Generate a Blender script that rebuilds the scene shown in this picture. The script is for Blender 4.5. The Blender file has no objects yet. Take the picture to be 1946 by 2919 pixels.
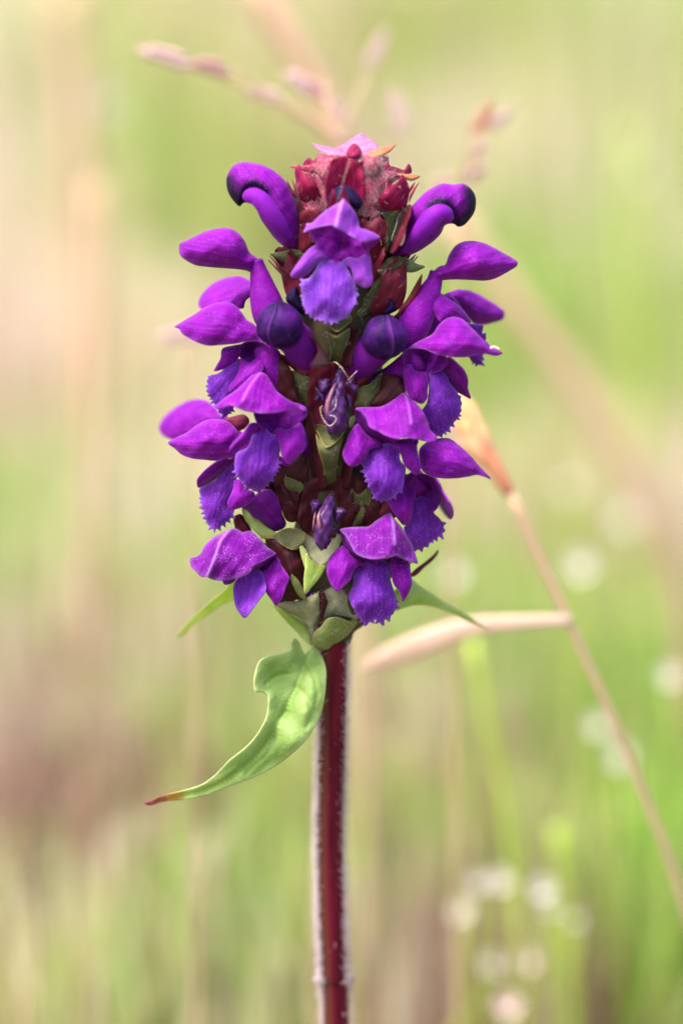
import bpy, math, random
import numpy as np
from mathutils import Vector
from mathutils.geometry import delaunay_2d_cdt

random.seed(7); rng = np.random.default_rng(7)
R = math.radians
scene = bpy.context.scene
COL = scene.collection

# ------------------------------------------------------------------ camera
PITCH = R(10.0); DIST = 0.413; ZC = 0.22          # metres; the point in the picture's centre stands 22 cm above the ground
LENS, SENS = 120.0, 36.0
IMW, IMH = 1946.0, 2919.0
VIEW = Vector((0, math.cos(PITCH), -math.sin(PITCH)))
CAMLOC = Vector((0, 0, ZC)) - VIEW * DIST
cam = bpy.data.cameras.new('camera'); camo = bpy.data.objects.new('camera', cam); COL.objects.link(camo)
camo.location = CAMLOC; camo.rotation_euler = (R(90) - PITCH, 0, 0)
cam.sensor_fit = 'VERTICAL'; cam.sensor_height = SENS; cam.sensor_width = SENS * IMW / IMH; cam.lens = LENS
cam.clip_start = 0.01; cam.clip_end = 500
cam.dof.use_dof = True; cam.dof.focus_distance = DIST - 0.0065; cam.dof.aperture_fstop = 7.4
scene.camera = camo

# ------------------------------------------------------------------ light
SUN_EL, SUN_AZ = 62.0, -50.0                         # azimuth seen from the plant: 0 = behind the camera, negative = camera's left
world = bpy.data.worlds.new('World'); scene.world = world; world.use_nodes = True
wn = world.node_tree.nodes; wl = world.node_tree.links
sky = wn.new('ShaderNodeTexSky'); sky.sky_type = 'NISHITA'; sky.sun_disc = False
sky.sun_elevation = R(SUN_EL); sky.sun_rotation = R(180 - SUN_AZ); sky.air_density = 1.0; sky.dust_density = 5.0; sky.ozone_density = 0.5
bg = wn['Background']; bg.inputs['Strength'].default_value = 0.15
wl.new(sky.outputs[0], bg.inputs['Color'])
sun = bpy.data.lights.new('sun', 'SUN'); suno = bpy.data.objects.new('sun', sun); COL.objects.link(suno)
sun.energy = 1.5; sun.angle = R(16.0); sun.color = (1.0, 0.96, 0.90)    # hazy, thinly veiled sun
_el, _az = R(SUN_EL), R(SUN_AZ)
sdir = Vector((math.sin(_az) * math.cos(_el), -math.cos(_az) * math.cos(_el), math.sin(_el)))
suno.rotation_euler = sdir.to_track_quat('Z', 'Y').to_euler(); suno.location = sdir * 3
scene.view_settings.view_transform = 'Standard'; scene.view_settings.look = 'None'
scene.view_settings.gamma = 1.0; scene.view_settings.exposure = 2.2
scene.render.engine = 'CYCLES'
scene.cycles.use_denoising = True
scene.cycles.max_bounces = 12; scene.cycles.transmission_bounces = 8; scene.cycles.diffuse_bounces = 6

# ------------------------------------------------------------------ pixels -> points
FOC = LENS / SENS * IMH                               # focal length in photo pixels
UPV = Vector((0, math.sin(PITCH), math.cos(PITCH)))
def P(x, y, d):
    """photo pixel + distance (mm) in front of the plant's vertical plane -> world point (metres)"""
    x = np.asarray(x, float); y = np.asarray(y, float); d = np.asarray(d, float)
    a = (x - IMW / 2) / FOC; b = -(y - IMH / 2) / FOC
    dy = VIEW.y + b * UPV.y; dz = VIEW.z + b * UPV.z
    t = (-d * 1e-3 - CAMLOC.y) / dy
    return np.stack([CAMLOC.x + a * t, CAMLOC.y + dy * t, CAMLOC.z + dz * t], -1)
CROPS = dict(A=(440, 340, .35714), B=(940, 340, .35714), C=(440, 900, .35714), D=(940, 900, .35714), E=(440, 1380, .35714),
             F=(900, 1380, .35714), G=(400, 1780, .44643), H=(800, 2200, .30568), J=(800, 360, .28061), K=(780, 960, .2551),
             L=(700, 1340, .26786), W=(0, 0, 1.24107), S=(0, 0, 1.0))
def px(c, pts):
    ox, oy, s = CROPS[c]
    return np.array([[ox + p[0] * s, oy + p[1] * s] + list(p[2:]) for p in pts], float)

# ------------------------------------------------------------------ objects
ORIGIN = {}
def worldorigin(o): return ORIGIN.get(o.name, Vector((0, 0, 0))) if o else Vector((0, 0, 0))
def empty(name, loc, parent=None):
    o = bpy.data.objects.new(name, None); COL.objects.link(o); o.empty_display_size = 0.005
    o.location = Vector(loc) - worldorigin(parent); o.parent = parent
    ORIGIN[o.name] = Vector(loc)
    return o
def tag(o, label=None, cat=None, group=None, kind=None):
    for k, v in (('label', label), ('category', cat), ('group', group), ('kind', kind)):
        if v: o[k] = v
    return o
def mesh_obj(name, V, F, mat, parent=None, smooth=True, uv=None, attrs=None, origin=None):
    V = np.asarray(V, float)
    og = worldorigin(parent) if origin is None else Vector(origin)
    me = bpy.data.meshes.new(name)
    me.from_pydata((V - np.array(og)).tolist(), [], [tuple(int(i) for i in f) for f in F])
    if smooth: me.polygons.foreach_set('use_smooth', [True] * len(me.polygons))
    nl = len(me.loops); li = np.empty(nl, int); me.loops.foreach_get('vertex_index', li)
    if uv is not None:
        l = me.uv_layers.new(name='UVMap'); l.data.foreach_set('uv', np.asarray(uv, float)[li].ravel())
    for k, v in (attrs or {}).items():
        v = np.asarray(v, float)
        if v.ndim == 1:
            a = me.attributes.new(k, 'FLOAT', 'POINT'); a.data.foreach_set('value', v)
        else:
            a = me.attributes.new(k, 'FLOAT_COLOR', 'POINT'); a.data.foreach_set('color', np.c_[v, np.ones(len(v))].ravel())
    me.materials.append(mat); me.update()
    o = bpy.data.objects.new(name, me); COL.objects.link(o)
    o.parent = parent; o.location = og - worldorigin(parent)
    ORIGIN[o.name] = og
    return o

# ------------------------------------------------------------------ materials
MATS = {}
class NT:
    def __init__(s, name):
        s.m = bpy.data.materials.new(name); s.m.use_nodes = True; s.t = s.m.node_tree; s.t.nodes.clear()
        s.out = s.n('ShaderNodeOutputMaterial')
    def n(s, typ, **kw):
        nd = s.t.nodes.new(typ)
        for k, v in kw.items(): setattr(nd, k, v)
        return nd
    def l(s, a, b): s.t.links.new(a, b)
    def noise(s, scale, detail=3, rough=.55, coord=None, dist=0):
        nd = s.n('ShaderNodeTexNoise'); nd.inputs['Scale'].default_value = scale; nd.inputs['Detail'].default_value = detail
        nd.inputs['Roughness'].default_value = rough; nd.inputs['Distortion'].default_value = dist
        s.l(coord or s.obj(), nd.inputs['Vector']); return nd.outputs['Fac']
    def obj(s):
        if not hasattr(s, '_tc'): s._tc = s.n('ShaderNodeTexCoord')
        return s._tc.outputs['Object']
    def uv(s):
        s.obj(); return s._tc.outputs['UV']
    def ramp(s, fac, stops, interp='LINEAR'):
        r = s.n('ShaderNodeValToRGB'); e = r.color_ramp.elements; r.color_ramp.interpolation = interp
        while len(e) < len(stops): e.new(0.5)
        for el, (p, c) in zip(e, stops): el.position = p; el.color = (*c, 1) if len(c) == 3 else c
        s.l(fac, r.inputs['Fac']); return r.outputs['Color']
    def mix(s, fac, a, b, mode='MIX'):
        m = s.n('ShaderNodeMix', data_type='RGBA', blend_type=mode)
        for v, i in ((fac, m.inputs[0]), (a, m.inputs[6]), (b, m.inputs[7])):
            if hasattr(v, 'links'): s.l(v, i)
            elif isinstance(v, (int, float)): i.default_value = v
            else: i.default_value = (*v, 1)
        return m.outputs[2]
    def math(s, op, a, b=0.0, c=None):
        m = s.n('ShaderNodeMath', operation=op)
        for v, i in zip((a, b, c), m.inputs):
            if v is None: continue
            if hasattr(v, 'links'): s.l(v, i)
            else: i.default_value = v
        return m.outputs[0]
    def attr(s, name, out='Fac'):
        a = s.n('ShaderNodeAttribute', attribute_name=name); return a.outputs[out]
    def bump(s, h, strength, dist):
        b = s.n('ShaderNodeBump'); b.inputs['Strength'].default_value = strength; b.inputs['Distance'].default_value = dist
        s.l(h, b.inputs['Height']); return b.outputs['Normal']
    def leafy(s, color, transl=.35, rough=.5, spec=.3, sheen=0, sheen_tint=(1, 1, 1), normal=None, tcolor=None):
        p = s.n('ShaderNodeBsdfPrincipled'); s.l(color, p.inputs['Base Color'])
        p.inputs['Roughness'].default_value = rough; p.inputs['Specular IOR Level'].default_value = spec
        p.inputs['Sheen Weight'].default_value = sheen; p.inputs['Sheen Roughness'].default_value = .45
        p.inputs['Sheen Tint'].default_value = (*sheen_tint, 1)
        if normal: s.l(normal, p.inputs['Normal'])
        if transl <= 0: s.l(p.outputs[0], s.out.inputs[0]); return s.m
        tr = s.n('ShaderNodeBsdfTranslucent'); s.l(tcolor or color, tr.inputs['Color'])
        if normal: s.l(normal, tr.inputs['Normal'])
        mx = s.n('ShaderNodeMixShader'); mx.inputs[0].default_value = transl
        s.l(p.outputs[0], mx.inputs[1]); s.l(tr.outputs[0], mx.inputs[2]); s.l(mx.outputs[0], s.out.inputs[0]); return s.m

def petal_mat(name, base, hue, light, transl=.40, glitter=.7, rough=.6, sheen=.05, vein=.45, spec=.10):
    base, hue, light = sc(base), sc(hue), sc(light, .8)
    t = NT(name)
    big = t.noise(420, 3, .6); fine = t.noise(5200, 3, .65)
    c = t.mix(t.ramp(big, [(.32, (0, 0, 0)), (.68, (1, 1, 1))]), base, hue)
    # veins that run along the petal
    mp = t.n('ShaderNodeMapping'); mp.inputs['Scale'].default_value = (.14, 2.3, 1); t.l(t.uv(), mp.inputs['Vector'])
    v = t.noise(1.0, 4, .6, mp.outputs[0], .4)
    vf = t.math('MULTIPLY', t.ramp(v, [(.42, (1, 1, 1)), (.52, (0, 0, 0)), (.6, (.0, .0, .0))]), vein)
    c = t.mix(vf, c, tuple(x * .55 for x in base))
    # pale rim of the petal
    e = t.attr('edge'); c = t.mix(t.math('MULTIPLY', t.ramp(e, [(0, (1, 1, 1)), (.10, (.25,) * 3), (.22, (0, 0, 0))]), .28), c, light)
    c = t.mix(t.math('MULTIPLY', t.attr('rib'), .55), c, light)
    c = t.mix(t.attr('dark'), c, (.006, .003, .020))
    # fine velvety dots: glitter of the petal surface put into the colour
    vo = t.n('ShaderNodeTexVoronoi'); vo.inputs['Scale'].default_value = 4300; t.l(t.obj(), vo.inputs['Vector'])
    dots = t.math('MULTIPLY', t.ramp(vo.outputs['Distance'], [(.12, (1, 1, 1)), (.30, (0, 0, 0))]), t.ramp(t.noise(900, 2), [(.4, (0, 0, 0)), (.65, (1, 1, 1))]))
    c = t.mix(t.math('MULTIPLY', dots, glitter), c, light)
    h = t.math('ADD', t.math('MULTIPLY', fine, .5), t.math('ADD', t.math('MULTIPLY', v, .35), t.math('MULTIPLY', big, 1.2)))
    return t.leafy(c, transl, rough, spec, sheen, (.75, .35, 1), t.bump(h, .55, .00022))

M = {}
PK = .80                                              # the picture is exposed for the meadow, the plant's own colours are deep
def sc(c, k=None): return tuple(x * (PK if k is None else k) for x in c)
M['petal'] = petal_mat('petal_violet', (.185, .004, .30), (.28, .007, .40), (.52, .18, .72))
M['lip'] = petal_mat('petal_blue_violet', (.13, .014, .34), (.20, .026, .44), (.5, .28, .9), vein=.4)
M['pale'] = petal_mat('petal_pale_violet', (.24, .04, .47), (.31, .05, .50), (.66, .4, .9), glitter=.4)
M['pale_lip'] = petal_mat('petal_pale_blue', (.17, .03, .47), (.23, .045, .52), (.6, .4, .9), vein=.5)
M['glittery'] = petal_mat('petal_glitter_violet', (.14, .004, .235), (.22, .008, .33), (.60, .32, .80), glitter=.9)
M['throat'] = petal_mat('petal_throat', (.10, .004, .18), (.16, .006, .26), (.3, .05, .4), glitter=0, transl=.3)
M['navy'] = petal_mat('bud_navy', (.006, .003, .020), (.012, .005, .034), (.06, .03, .12), transl=.0, glitter=.6, rough=.7, sheen=.0, spec=.06)
def bud_mat():
    t = NT('bud_violet')
    along = t.n('ShaderNodeSeparateXYZ'); t.l(t.uv(), along.inputs[0])
    f = t.math('ADD', along.outputs['Y'], t.math('MULTIPLY', t.math('SUBTRACT', t.noise(500), .5), .12))
    c = t.ramp(f, [(0, (.18, .004, .26)), (.32, (.20, .007, .30)), (.46, (.12, .009, .22)), (.58, (.050, .006, .12)), (.72, (.013, .004, .038)), (.88, (.004, .002, .010))])
    c = t.mix(t.ramp(t.noise(420, 3), [(.45, (0, 0, 0)), (.75, (.3,) * 3)]), c, (.16, .02, .28))
    return t.leafy(c, .2, .42, .22, .05, (.75, .5, 1), t.bump(t.noise(3200, 3), .35, .00015))
M['bud'] = bud_mat()
M['bud_lip'] = petal_mat('bud_lip_violet', (.19, .008, .36), (.26, .012, .44), (.5, .2, .8), glitter=.3)
def ball_mat():
    t = NT('bud_dark_violet')
    c = t.mix(t.ramp(t.noise(500, 3), [(.35, (0, 0, 0)), (.7, (1, 1, 1))]), (.009, .002, .030), (.045, .004, .095))
    vo = t.n('ShaderNodeTexVoronoi'); vo.inputs['Scale'].default_value = 3600; t.l(t.obj(), vo.inputs['Vector'])
    c = t.mix(t.math('MULTIPLY', t.ramp(vo.outputs['Distance'], [(.1, (1, 1, 1)), (.24, (0, 0, 0))]), .35), c, (.18, .08, .30))  # pale dots painted in for the glitter of the velvety surface
    c = t.mix(t.math('MULTIPLY', t.attr('rib'), .6), c, (.16, .05, .28))
    return t.leafy(c, .06, .6, .07, .0, (.5, .4, .9), t.bump(t.noise(4200, 3), .4, .00012))
M['ball'] = ball_mat()
def calyx_mat(name, a, b, transl=.3, rough=.5, spec=.15):
    a, b = sc(a), sc(b)
    t = NT(name)
    mp = t.n('ShaderNodeMapping'); mp.inputs['Scale'].default_value = (.22, 2.2, 1); t.l(t.uv(), mp.inputs['Vector'])
    v = t.noise(1.0, 3, .6, mp.outputs[0])
    c = t.mix(t.ramp(v, [(.38, (0, 0, 0)), (.62, (1, 1, 1))]), a, b)
    c = t.mix(t.math('MULTIPLY', t.ramp(t.noise(600, 3), [(.4, (0, 0, 0)), (.7, (1, 1, 1))]), .35), c, tuple(x * 1.7 for x in b))
    return t.leafy(c, transl, rough, spec, .03, (1, .7, .8), t.bump(v, .5, .0003))
M['crimson'] = calyx_mat('calyx_crimson', (.17, .004, .035), (.30, .010, .075), .42)
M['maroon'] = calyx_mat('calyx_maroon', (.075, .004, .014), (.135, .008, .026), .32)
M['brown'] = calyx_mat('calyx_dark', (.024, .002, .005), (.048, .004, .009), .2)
M['pink'] = calyx_mat('bract_pink', (.40, .10, .22), (.52, .18, .34), .4, .55)
M['rose'] = calyx_mat('bract_rose', (.26, .020, .06), (.38, .055, .12), .4, .5)
M['orange'] = calyx_mat('bract_orange', (.42, .12, .08), (.45, .22, .08), .4)
def green_mat(name, a, b, c3, transl=.35, rough=.6, spec=.15, vein=.0):
    a, b, c3 = sc(a, .75), sc(b, .75), sc(c3, .75)
    t = NT(name)
    c = t.mix(t.ramp(t.noise(330, 4), [(.35, (0, 0, 0)), (.68, (1, 1, 1))]), a, b)
    c = t.mix(t.math('MULTIPLY', t.ramp(t.attr('edge'), [(0, (1, 1, 1)), (.16, (0, 0, 0))]), .6), c, c3)
    mp = t.n('ShaderNodeMapping'); mp.inputs['Scale'].default_value = (.15, 1.2, 1); t.l(t.uv(), mp.inputs['Vector'])
    v = t.noise(1, 3, .6, mp.outputs[0])
    return t.leafy(c, transl, rough, spec, .05, (.9, 1, .8), t.bump(t.math('ADD', v, t.math('MULTIPLY', t.noise(2600, 3), .4)), .5, .0003))
M['olive'] = green_mat('bract_olive', (.05, .056, .017), (.11, .112, .045), (.34, .24, .06), .25)
M['bract'] = green_mat('bract_green', (.20, .26, .06), (.29, .33, .12), (.34, .26, .12), .4)
M['bright'] = green_mat('bract_bright', (.42, .58, .08), (.55, .66, .24), (.60, .56, .32), .6)
M['frost'] = green_mat('bract_pale_hairy', (.26, .29, .14), (.42, .40, .27), (.14, .08, .05), .35, .8, .1)
def leaf_mat():
    t = NT('leaf_green')
    c = t.mix(t.ramp(t.noise(260, 4), [(.35, (0, 0, 0)), (.68, (1, 1, 1))]), (.15, .25, .05), (.23, .33, .09))
    c = t.mix(t.math('MULTIPLY', t.ramp(t.attr('edge'), [(0, (1, 1, 1)), (.11, (.3,) * 3), (.22, (0, 0, 0))]), .8), c, (.36, .45, .17))
    c = t.mix(t.attr('rib'), c, (.27, .42, .08))
    tip = t.attr('tip'); nz = t.math('ADD', tip, t.math('MULTIPLY', t.math('SUBTRACT', t.noise(700, 3), .5), .35))
    c = t.mix(t.ramp(nz, [(.45, (0, 0, 0)), (.6, (1, 1, 1))]), c, (.34, .20, .03))
    c = t.mix(t.ramp(nz, [(.66, (0, 0, 0)), (.82, (1, 1, 1))]), c, (.20, .03, .035))
    c = t.mix(t.math('MULTIPLY', t.ramp(t.noise(1500, 2), [(.70, (0, 0, 0)), (.76, (1, 1, 1))]), .5), c, (.40, .50, .22))
    h = t.math('ADD', t.noise(900, 4, .6), t.math('MULTIPLY', t.noise(3000, 2), .4))
    return t.leafy(c, .35, .5, .3, .08, (.85, 1, .9), t.bump(h, .45, .0003))
M['leaf'] = leaf_mat()
def stem_mat():
    t = NT('stem_red')
    mp = t.n('ShaderNodeMapping'); mp.inputs['Scale'].default_value = (900, 900, 60); t.l(t.obj(), mp.inputs['Vector'])
    v = t.noise(1, 3, .6, mp.outputs[0])
    c = t.mix(t.ramp(v, [(.35, (0, 0, 0)), (.65, (1, 1, 1))]), (.045, .0018, .007), (.085, .003, .013))
    c = t.mix(t.math('MULTIPLY', t.ramp(t.attr('side'), [(.55, (0, 0, 0)), (.75, (1, 1, 1))]), .7), c, (.045, .018, .007))
    c = t.mix(t.ramp(t.noise(520, 2), [(.70, (0, 0, 0)), (.78, (.6,) * 3)]), c, (.26, .04, .07))
    return t.leafy(c, 0, .6, .08, .0, (1, .8, .9), t.bump(t.noise(2500, 3), .3, .0002))
M['stem'] = stem_mat()
def plain(name, col, rough=.6, transl=0.0, scale=900, var=.25, spec=.25):
    t = NT(name)
    c = t.mix(t.ramp(t.noise(scale, 3), [(.3, (0, 0, 0)), (.7, (1, 1, 1))]), tuple(x * (1 - var) for x in col), tuple(min(1, x * (1 + var)) for x in col))
    return t.leafy(c, transl, rough, spec)
M['hair'] = plain('hair_white', (.66, .58, .58), .5, .4)
M['hairstem'] = plain('hair_stem', (.56, .46, .49), .6, .4)
M['wither'] = calyx_mat('withered_violet', (.010, .002, .022), (.060, .010, .10), .05, .42, .22)
M['wither_rust'] = calyx_mat('withered_rust', (.10, .03, .10), (.22, .06, .08), .1, .45, .5)
M['fibre'] = plain('fibre_pale', (.75, .62, .5), .4)
M['scale'] = plain('dry_scale', (.75, .60, .52), .5, .2)
M['core'] = green_mat('axis_core', (.030, .022, .010), (.06, .045, .02), (.03, .02, .01), .1)

# ------------------------------------------------------------------ surface builders
def smooth_loop(pts, step, serr=None):
    """closed centripetal Catmull-Rom through traced points, resampled every `step` px; serr = [(i0, i1, amplitude, period)]"""
    n = len(pts); out = []; seg = []
    for i in range(n):
        p0, p1, p2, p3 = pts[i - 1], pts[i], pts[(i + 1) % n], pts[(i + 2) % n]
        L = np.hypot(*(p2 - p1)[:2]); k = max(2, int(round(L / step)))
        a01, a12, a23 = [max(np.hypot(*(q - p)), 1e-6) ** .5 for p, q in ((p0, p1), (p1, p2), (p2, p3))]
        m1 = (p2 - p1) + a12 * ((p1 - p0) / a01 - (p2 - p0) / (a01 + a12))
        m2 = (p2 - p1) + a12 * ((p3 - p2) / a23 - (p3 - p1) / (a12 + a23))
        for j in range(k):
            t = j / k; t2, t3 = t * t, t ** 3
            out.append((2 * t3 - 3 * t2 + 1) * p1 + (t3 - 2 * t2 + t) * m1 + (-2 * t3 + 3 * t2) * p2 + (t3 - t2) * m2); seg.append(i + t)
    out = np.array(out); seg = np.array(seg)
    if serr:
        nx = np.roll(out, -1, 0) - np.roll(out, 1, 0); nl = np.maximum(np.hypot(nx[:, 0], nx[:, 1]), 1e-6)
        area = np.sum(out[:, 0] * np.roll(out[:, 1], -1) - np.roll(out[:, 0], -1) * out[:, 1])
        nor = np.c_[nx[:, 1], -nx[:, 0]] / nl[:, None] * (1 if area > 0 else -1)
        for i0, i1, amp, per in serr:
            m = (seg >= i0) & (seg < i1) if i0 < i1 else (seg >= i0) | (seg < i1)
            idx = np.where(m)[0]; pos = 0.0; cur = random.uniform(.6, 1.4) * per; a = amp * random.uniform(.4, 1.3)
            for q in idx:
                ph = pos / cur
                tooth = (ph / .62 if ph < .62 else (1 - ph) / .38)
                out[q] += nor[q] * a * tooth ** 1.5
                pos += step
                if pos >= cur: pos = 0; cur = random.uniform(.5, 1.6) * per; a = amp * random.uniform(.15, 1.5)
    return out
def tps(ctrl):
    """thin-plate depth field through (x, y, d) controls; fewer than 3 points give a constant / a line"""
    c = np.array(ctrl, float); n = len(c)
    if n == 1: return lambda x, y: np.full(np.shape(x), c[0, 2])
    if n == 2:
        v = c[1, :2] - c[0, :2]; L = v @ v
        return lambda x, y: c[0, 2] + np.clip(((x - c[0, 0]) * v[0] + (y - c[0, 1]) * v[1]) / L, -.4, 1.4) * (c[1, 2] - c[0, 2])
    s = 60.0; X = c[:, :2] / s
    r = np.hypot(X[:, None, 0] - X[None, :, 0], X[:, None, 1] - X[None, :, 1])
    K = np.where(r > 0, r ** 2 * np.log(np.maximum(r, 1e-9)), 0) + np.eye(n) * .01
    Pm = np.c_[np.ones(n), X]; A = np.block([[K, Pm], [Pm.T, np.zeros((3, 3))]])
    w = np.linalg.lstsq(A, np.r_[c[:, 2], 0, 0, 0], rcond=None)[0]
    def f(x, y):
        x = np.asarray(x, float) / s; y = np.asarray(y, float) / s
        rr = np.hypot(x[:, None] - X[None, :, 0], y[:, None] - X[None, :, 1])
        return np.where(rr > 0, rr ** 2 * np.log(np.maximum(rr, 1e-9)), 0) @ w[:n] + w[n] + w[n + 1] * x + w[n + 2] * y
    return f
def edge_dist(x, y, loop):
    a = loop; b = np.roll(loop, -1, 0); d = b - a; L = np.maximum((d ** 2).sum(1), 1e-9)
    t = np.clip(((x[:, None] - a[None, :, 0]) * d[None, :, 0] + (y[:, None] - a[None, :, 1]) * d[None, :, 1]) / L[None], 0, 1)
    return np.hypot(x[:, None] - a[None, :, 0] - t * d[None, :, 0], y[:, None] - a[None, :, 1] - t * d[None, :, 1]).min(1)
def patch(name, crop, pts, depth, mat, parent, b=0.6, thick=.11, serr=None, double=0.0, ruff=.15, step=3.6, hair=0, hlen=.8, axis=None, extra=None, ridge=None, rh=.35, groove=None, crease=0.0):
    """a curved sheet whose rim follows traced points; depth = [(x, y, mm)] controls, b = how far (mm) the middle stands out from the rim"""
    loop = smooth_loop(px(crop, pts)[:, :2], step, serr)
    ctrl = px(crop, depth) if isinstance(depth, (list, tuple)) else np.array([[loop[:, 0].mean(), loop[:, 1].mean(), depth]])
    f = tps(ctrl)
    x0, y0 = loop.min(0); x1, y1 = loop.max(0); g = step * 1.25
    gy = np.arange(y0, y1, g * .866); G = []
    for k, yy in enumerate(gy):
        xs = np.arange(x0 + (k % 2) * g / 2, x1, g); G.append(np.c_[xs, np.full(len(xs), yy)])
    G = np.concatenate(G)
    # inside test
    a = loop; bb = np.roll(loop, -1, 0)
    cr = ((a[None, :, 1] > G[:, None, 1]) != (bb[None, :, 1] > G[:, None, 1])) & \
         (G[:, None, 0] < (bb[None, :, 0] - a[None, :, 0]) * (G[:, None, 1] - a[None, :, 1]) / (bb[None, :, 1] - a[None, :, 1] + 1e-12) + a[None, :, 0])
    G = G[cr.sum(1) % 2 == 1]
    if len(G): G = G[edge_dist(G[:, 0], G[:, 1], loop) > g * .55]
    allp = np.concatenate([loop, G]) if len(G) else loop
    n = len(loop)
    res = delaunay_2d_cdt([Vector(p) for p in allp], [(i, (i + 1) % n) for i in range(n)], [], 1, 1e-5)
    xy = np.array([tuple(v) for v in res[0]]); F = [tuple(t) for t in res[2]]
    F = [t if ((xy[t[1]][0] - xy[t[0]][0]) * (xy[t[2]][1] - xy[t[0]][1]) - (xy[t[2]][0] - xy[t[0]][0]) * (xy[t[1]][1] - xy[t[0]][1])) < 0 else t[::-1] for t in F]
    x, y = xy[:, 0], xy[:, 1]
    ed = edge_dist(x, y, loop); rmax = max(ed.max(), 1e-6); e = np.clip(ed / rmax, 0, 1)
    prof = 1 - (1 - e) ** 2
    base = f(x, y)
    ph = rng.uniform(0, 6.28, 6)
    rf = ruff * (np.sin(x / 17 + ph[0] + 1.3 * np.sin(y / 23 + ph[1])) + .7 * np.sin(y / 13 + ph[2] + np.sin(x / 19 + ph[3])) + .4 * np.sin((x + y) / 8 + ph[4])) * (1 - .6 * e)
    d = base + b * prof + rf
    if groove is not None: d = d + groove(x, y)
    if ridge is not None:
        rl = cr_open(px(crop, ridge)[:, :2], 50); rd = np.hypot(x[:, None] - rl[None, :, 0], y[:, None] - rl[None, :, 1]).min(1)
        d = d + rh * np.exp(-(rd / 14) ** 2); extra = {'rib': lambda X, Y: np.exp(-(rd / 3.0) ** 2)}
    if axis is not None: ax = px(crop, axis); o, v = ax[0, :2], ax[1, :2] - ax[0, :2]
    else:
        o = np.array([x.mean(), y.mean()]); w, ev = np.linalg.eigh(np.cov(np.c_[x, y].T)); v = ev[:, 1]
    v = v / np.hypot(*v); u_ = ((x - o[0]) * v[0] + (y - o[1]) * v[1]) * .0425; v_ = (-(x - o[0]) * v[1] + (y - o[1]) * v[0]) * .0425
    uv = np.c_[u_, v_]
    if mat.name.startswith('petal'):                 # fine ribs and creases that run along the petal
        ww = v_ + .12 * np.sin(u_ * 2.1 + ph[5])
        d = d + prof * (.028 * np.sin(2 * math.pi * ww / .62 + ph[0]) + .05 * np.sin(2 * math.pi * ww / 1.7 + ph[1]) + .06 * np.sin(u_ * 1.9 + ww * 1.1 + ph[2]))
    V = P(x, y, d)
    at = {'edge': e}
    if extra: at.update({k: fn(x, y) for k, fn in extra.items()})
    if double:
        db = base - double * prof + rf
        V2 = P(x, y, db); k = len(V)
        V = np.concatenate([V, V2]); F = F + [tuple(i + k for i in t[::-1]) for t in F]
        uv = np.concatenate([uv, uv]); at = {q: np.concatenate([w, w]) for q, w in at.items()}
    o = mesh_obj(name, V, F, mat, parent, uv=uv, attrs=at)
    md = o.modifiers.new('thickness', 'SOLIDIFY'); md.thickness = thick * 1e-3; md.offset = -1
    if hair:
        idx = rng.integers(0, len(x), hair)
        nrm = np.array([0, -1, .25]); roots = P(x[idx], y[idx], d[idx])
        dirs = nrm[None] * .6 + rng.normal(0, .55, (hair, 3))
        hairs('hairs', roots, dirs, hlen, o, rad=.011)
    return o
def hairs(name, roots, dirs, length, parent, mat=None, rad=.016, curl=.35, up=0.0):
    n = len(roots)
    dirs = dirs / np.linalg.norm(dirs, axis=1)[:, None]
    L = (length * 1e-3 * rng.uniform(.55, 1.25, n))[:, None]
    cv = rng.normal(0, curl, (n, 3)); cv[:, 2] += up
    sd = np.cross(dirs, [.3, .5, .8]); sd /= np.linalg.norm(sd, axis=1)[:, None] + 1e-9; w = np.cross(dirs, sd)
    V = np.empty((n, 10, 3)); q = 0
    for t, rr in ((0, 1), (.4, .8), (.75, .55)):
        c = roots + dirs * L * t + cv * L * t * t
        for an in (0, 2.094, 4.189): V[:, q] = c + (sd * math.cos(an) + w * math.sin(an)) * rad * 1e-3 * rr; q += 1
    V[:, 9] = roots + dirs * L + cv * L
    tri = [(0, 1, 4, 3), (1, 2, 5, 4), (2, 0, 3, 5), (3, 4, 7, 6), (4, 5, 8, 7), (5, 3, 6, 8), (6, 7, 9), (7, 8, 9), (8, 6, 9)]
    F = [tuple(i * 10 + j for j in f) for i in range(n) for f in tri]; V = V.reshape(-1, 3)
    o = mesh_obj(name, V, F, mat or M['hair'], parent); tag(o, kind='stuff'); return o
def cr_open(pts, n):
    pts = np.array(pts, float); m = len(pts); t = np.linspace(0, m - 1, n); out = []
    e = np.concatenate([[2 * pts[0] - pts[1]], pts, [2 * pts[-1] - pts[-2]]])
    for tt in t:
        i = min(int(tt), m - 2); u = tt - i; p0, p1, p2, p3 = e[i:i + 4]
        out.append(.5 * (2 * p1 + (p2 - p0) * u + (2 * p0 - 5 * p1 + 4 * p2 - p3) * u * u + (3 * p1 - p0 - 3 * p2 + p3) * u ** 3))
    return np.array(out)
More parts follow.
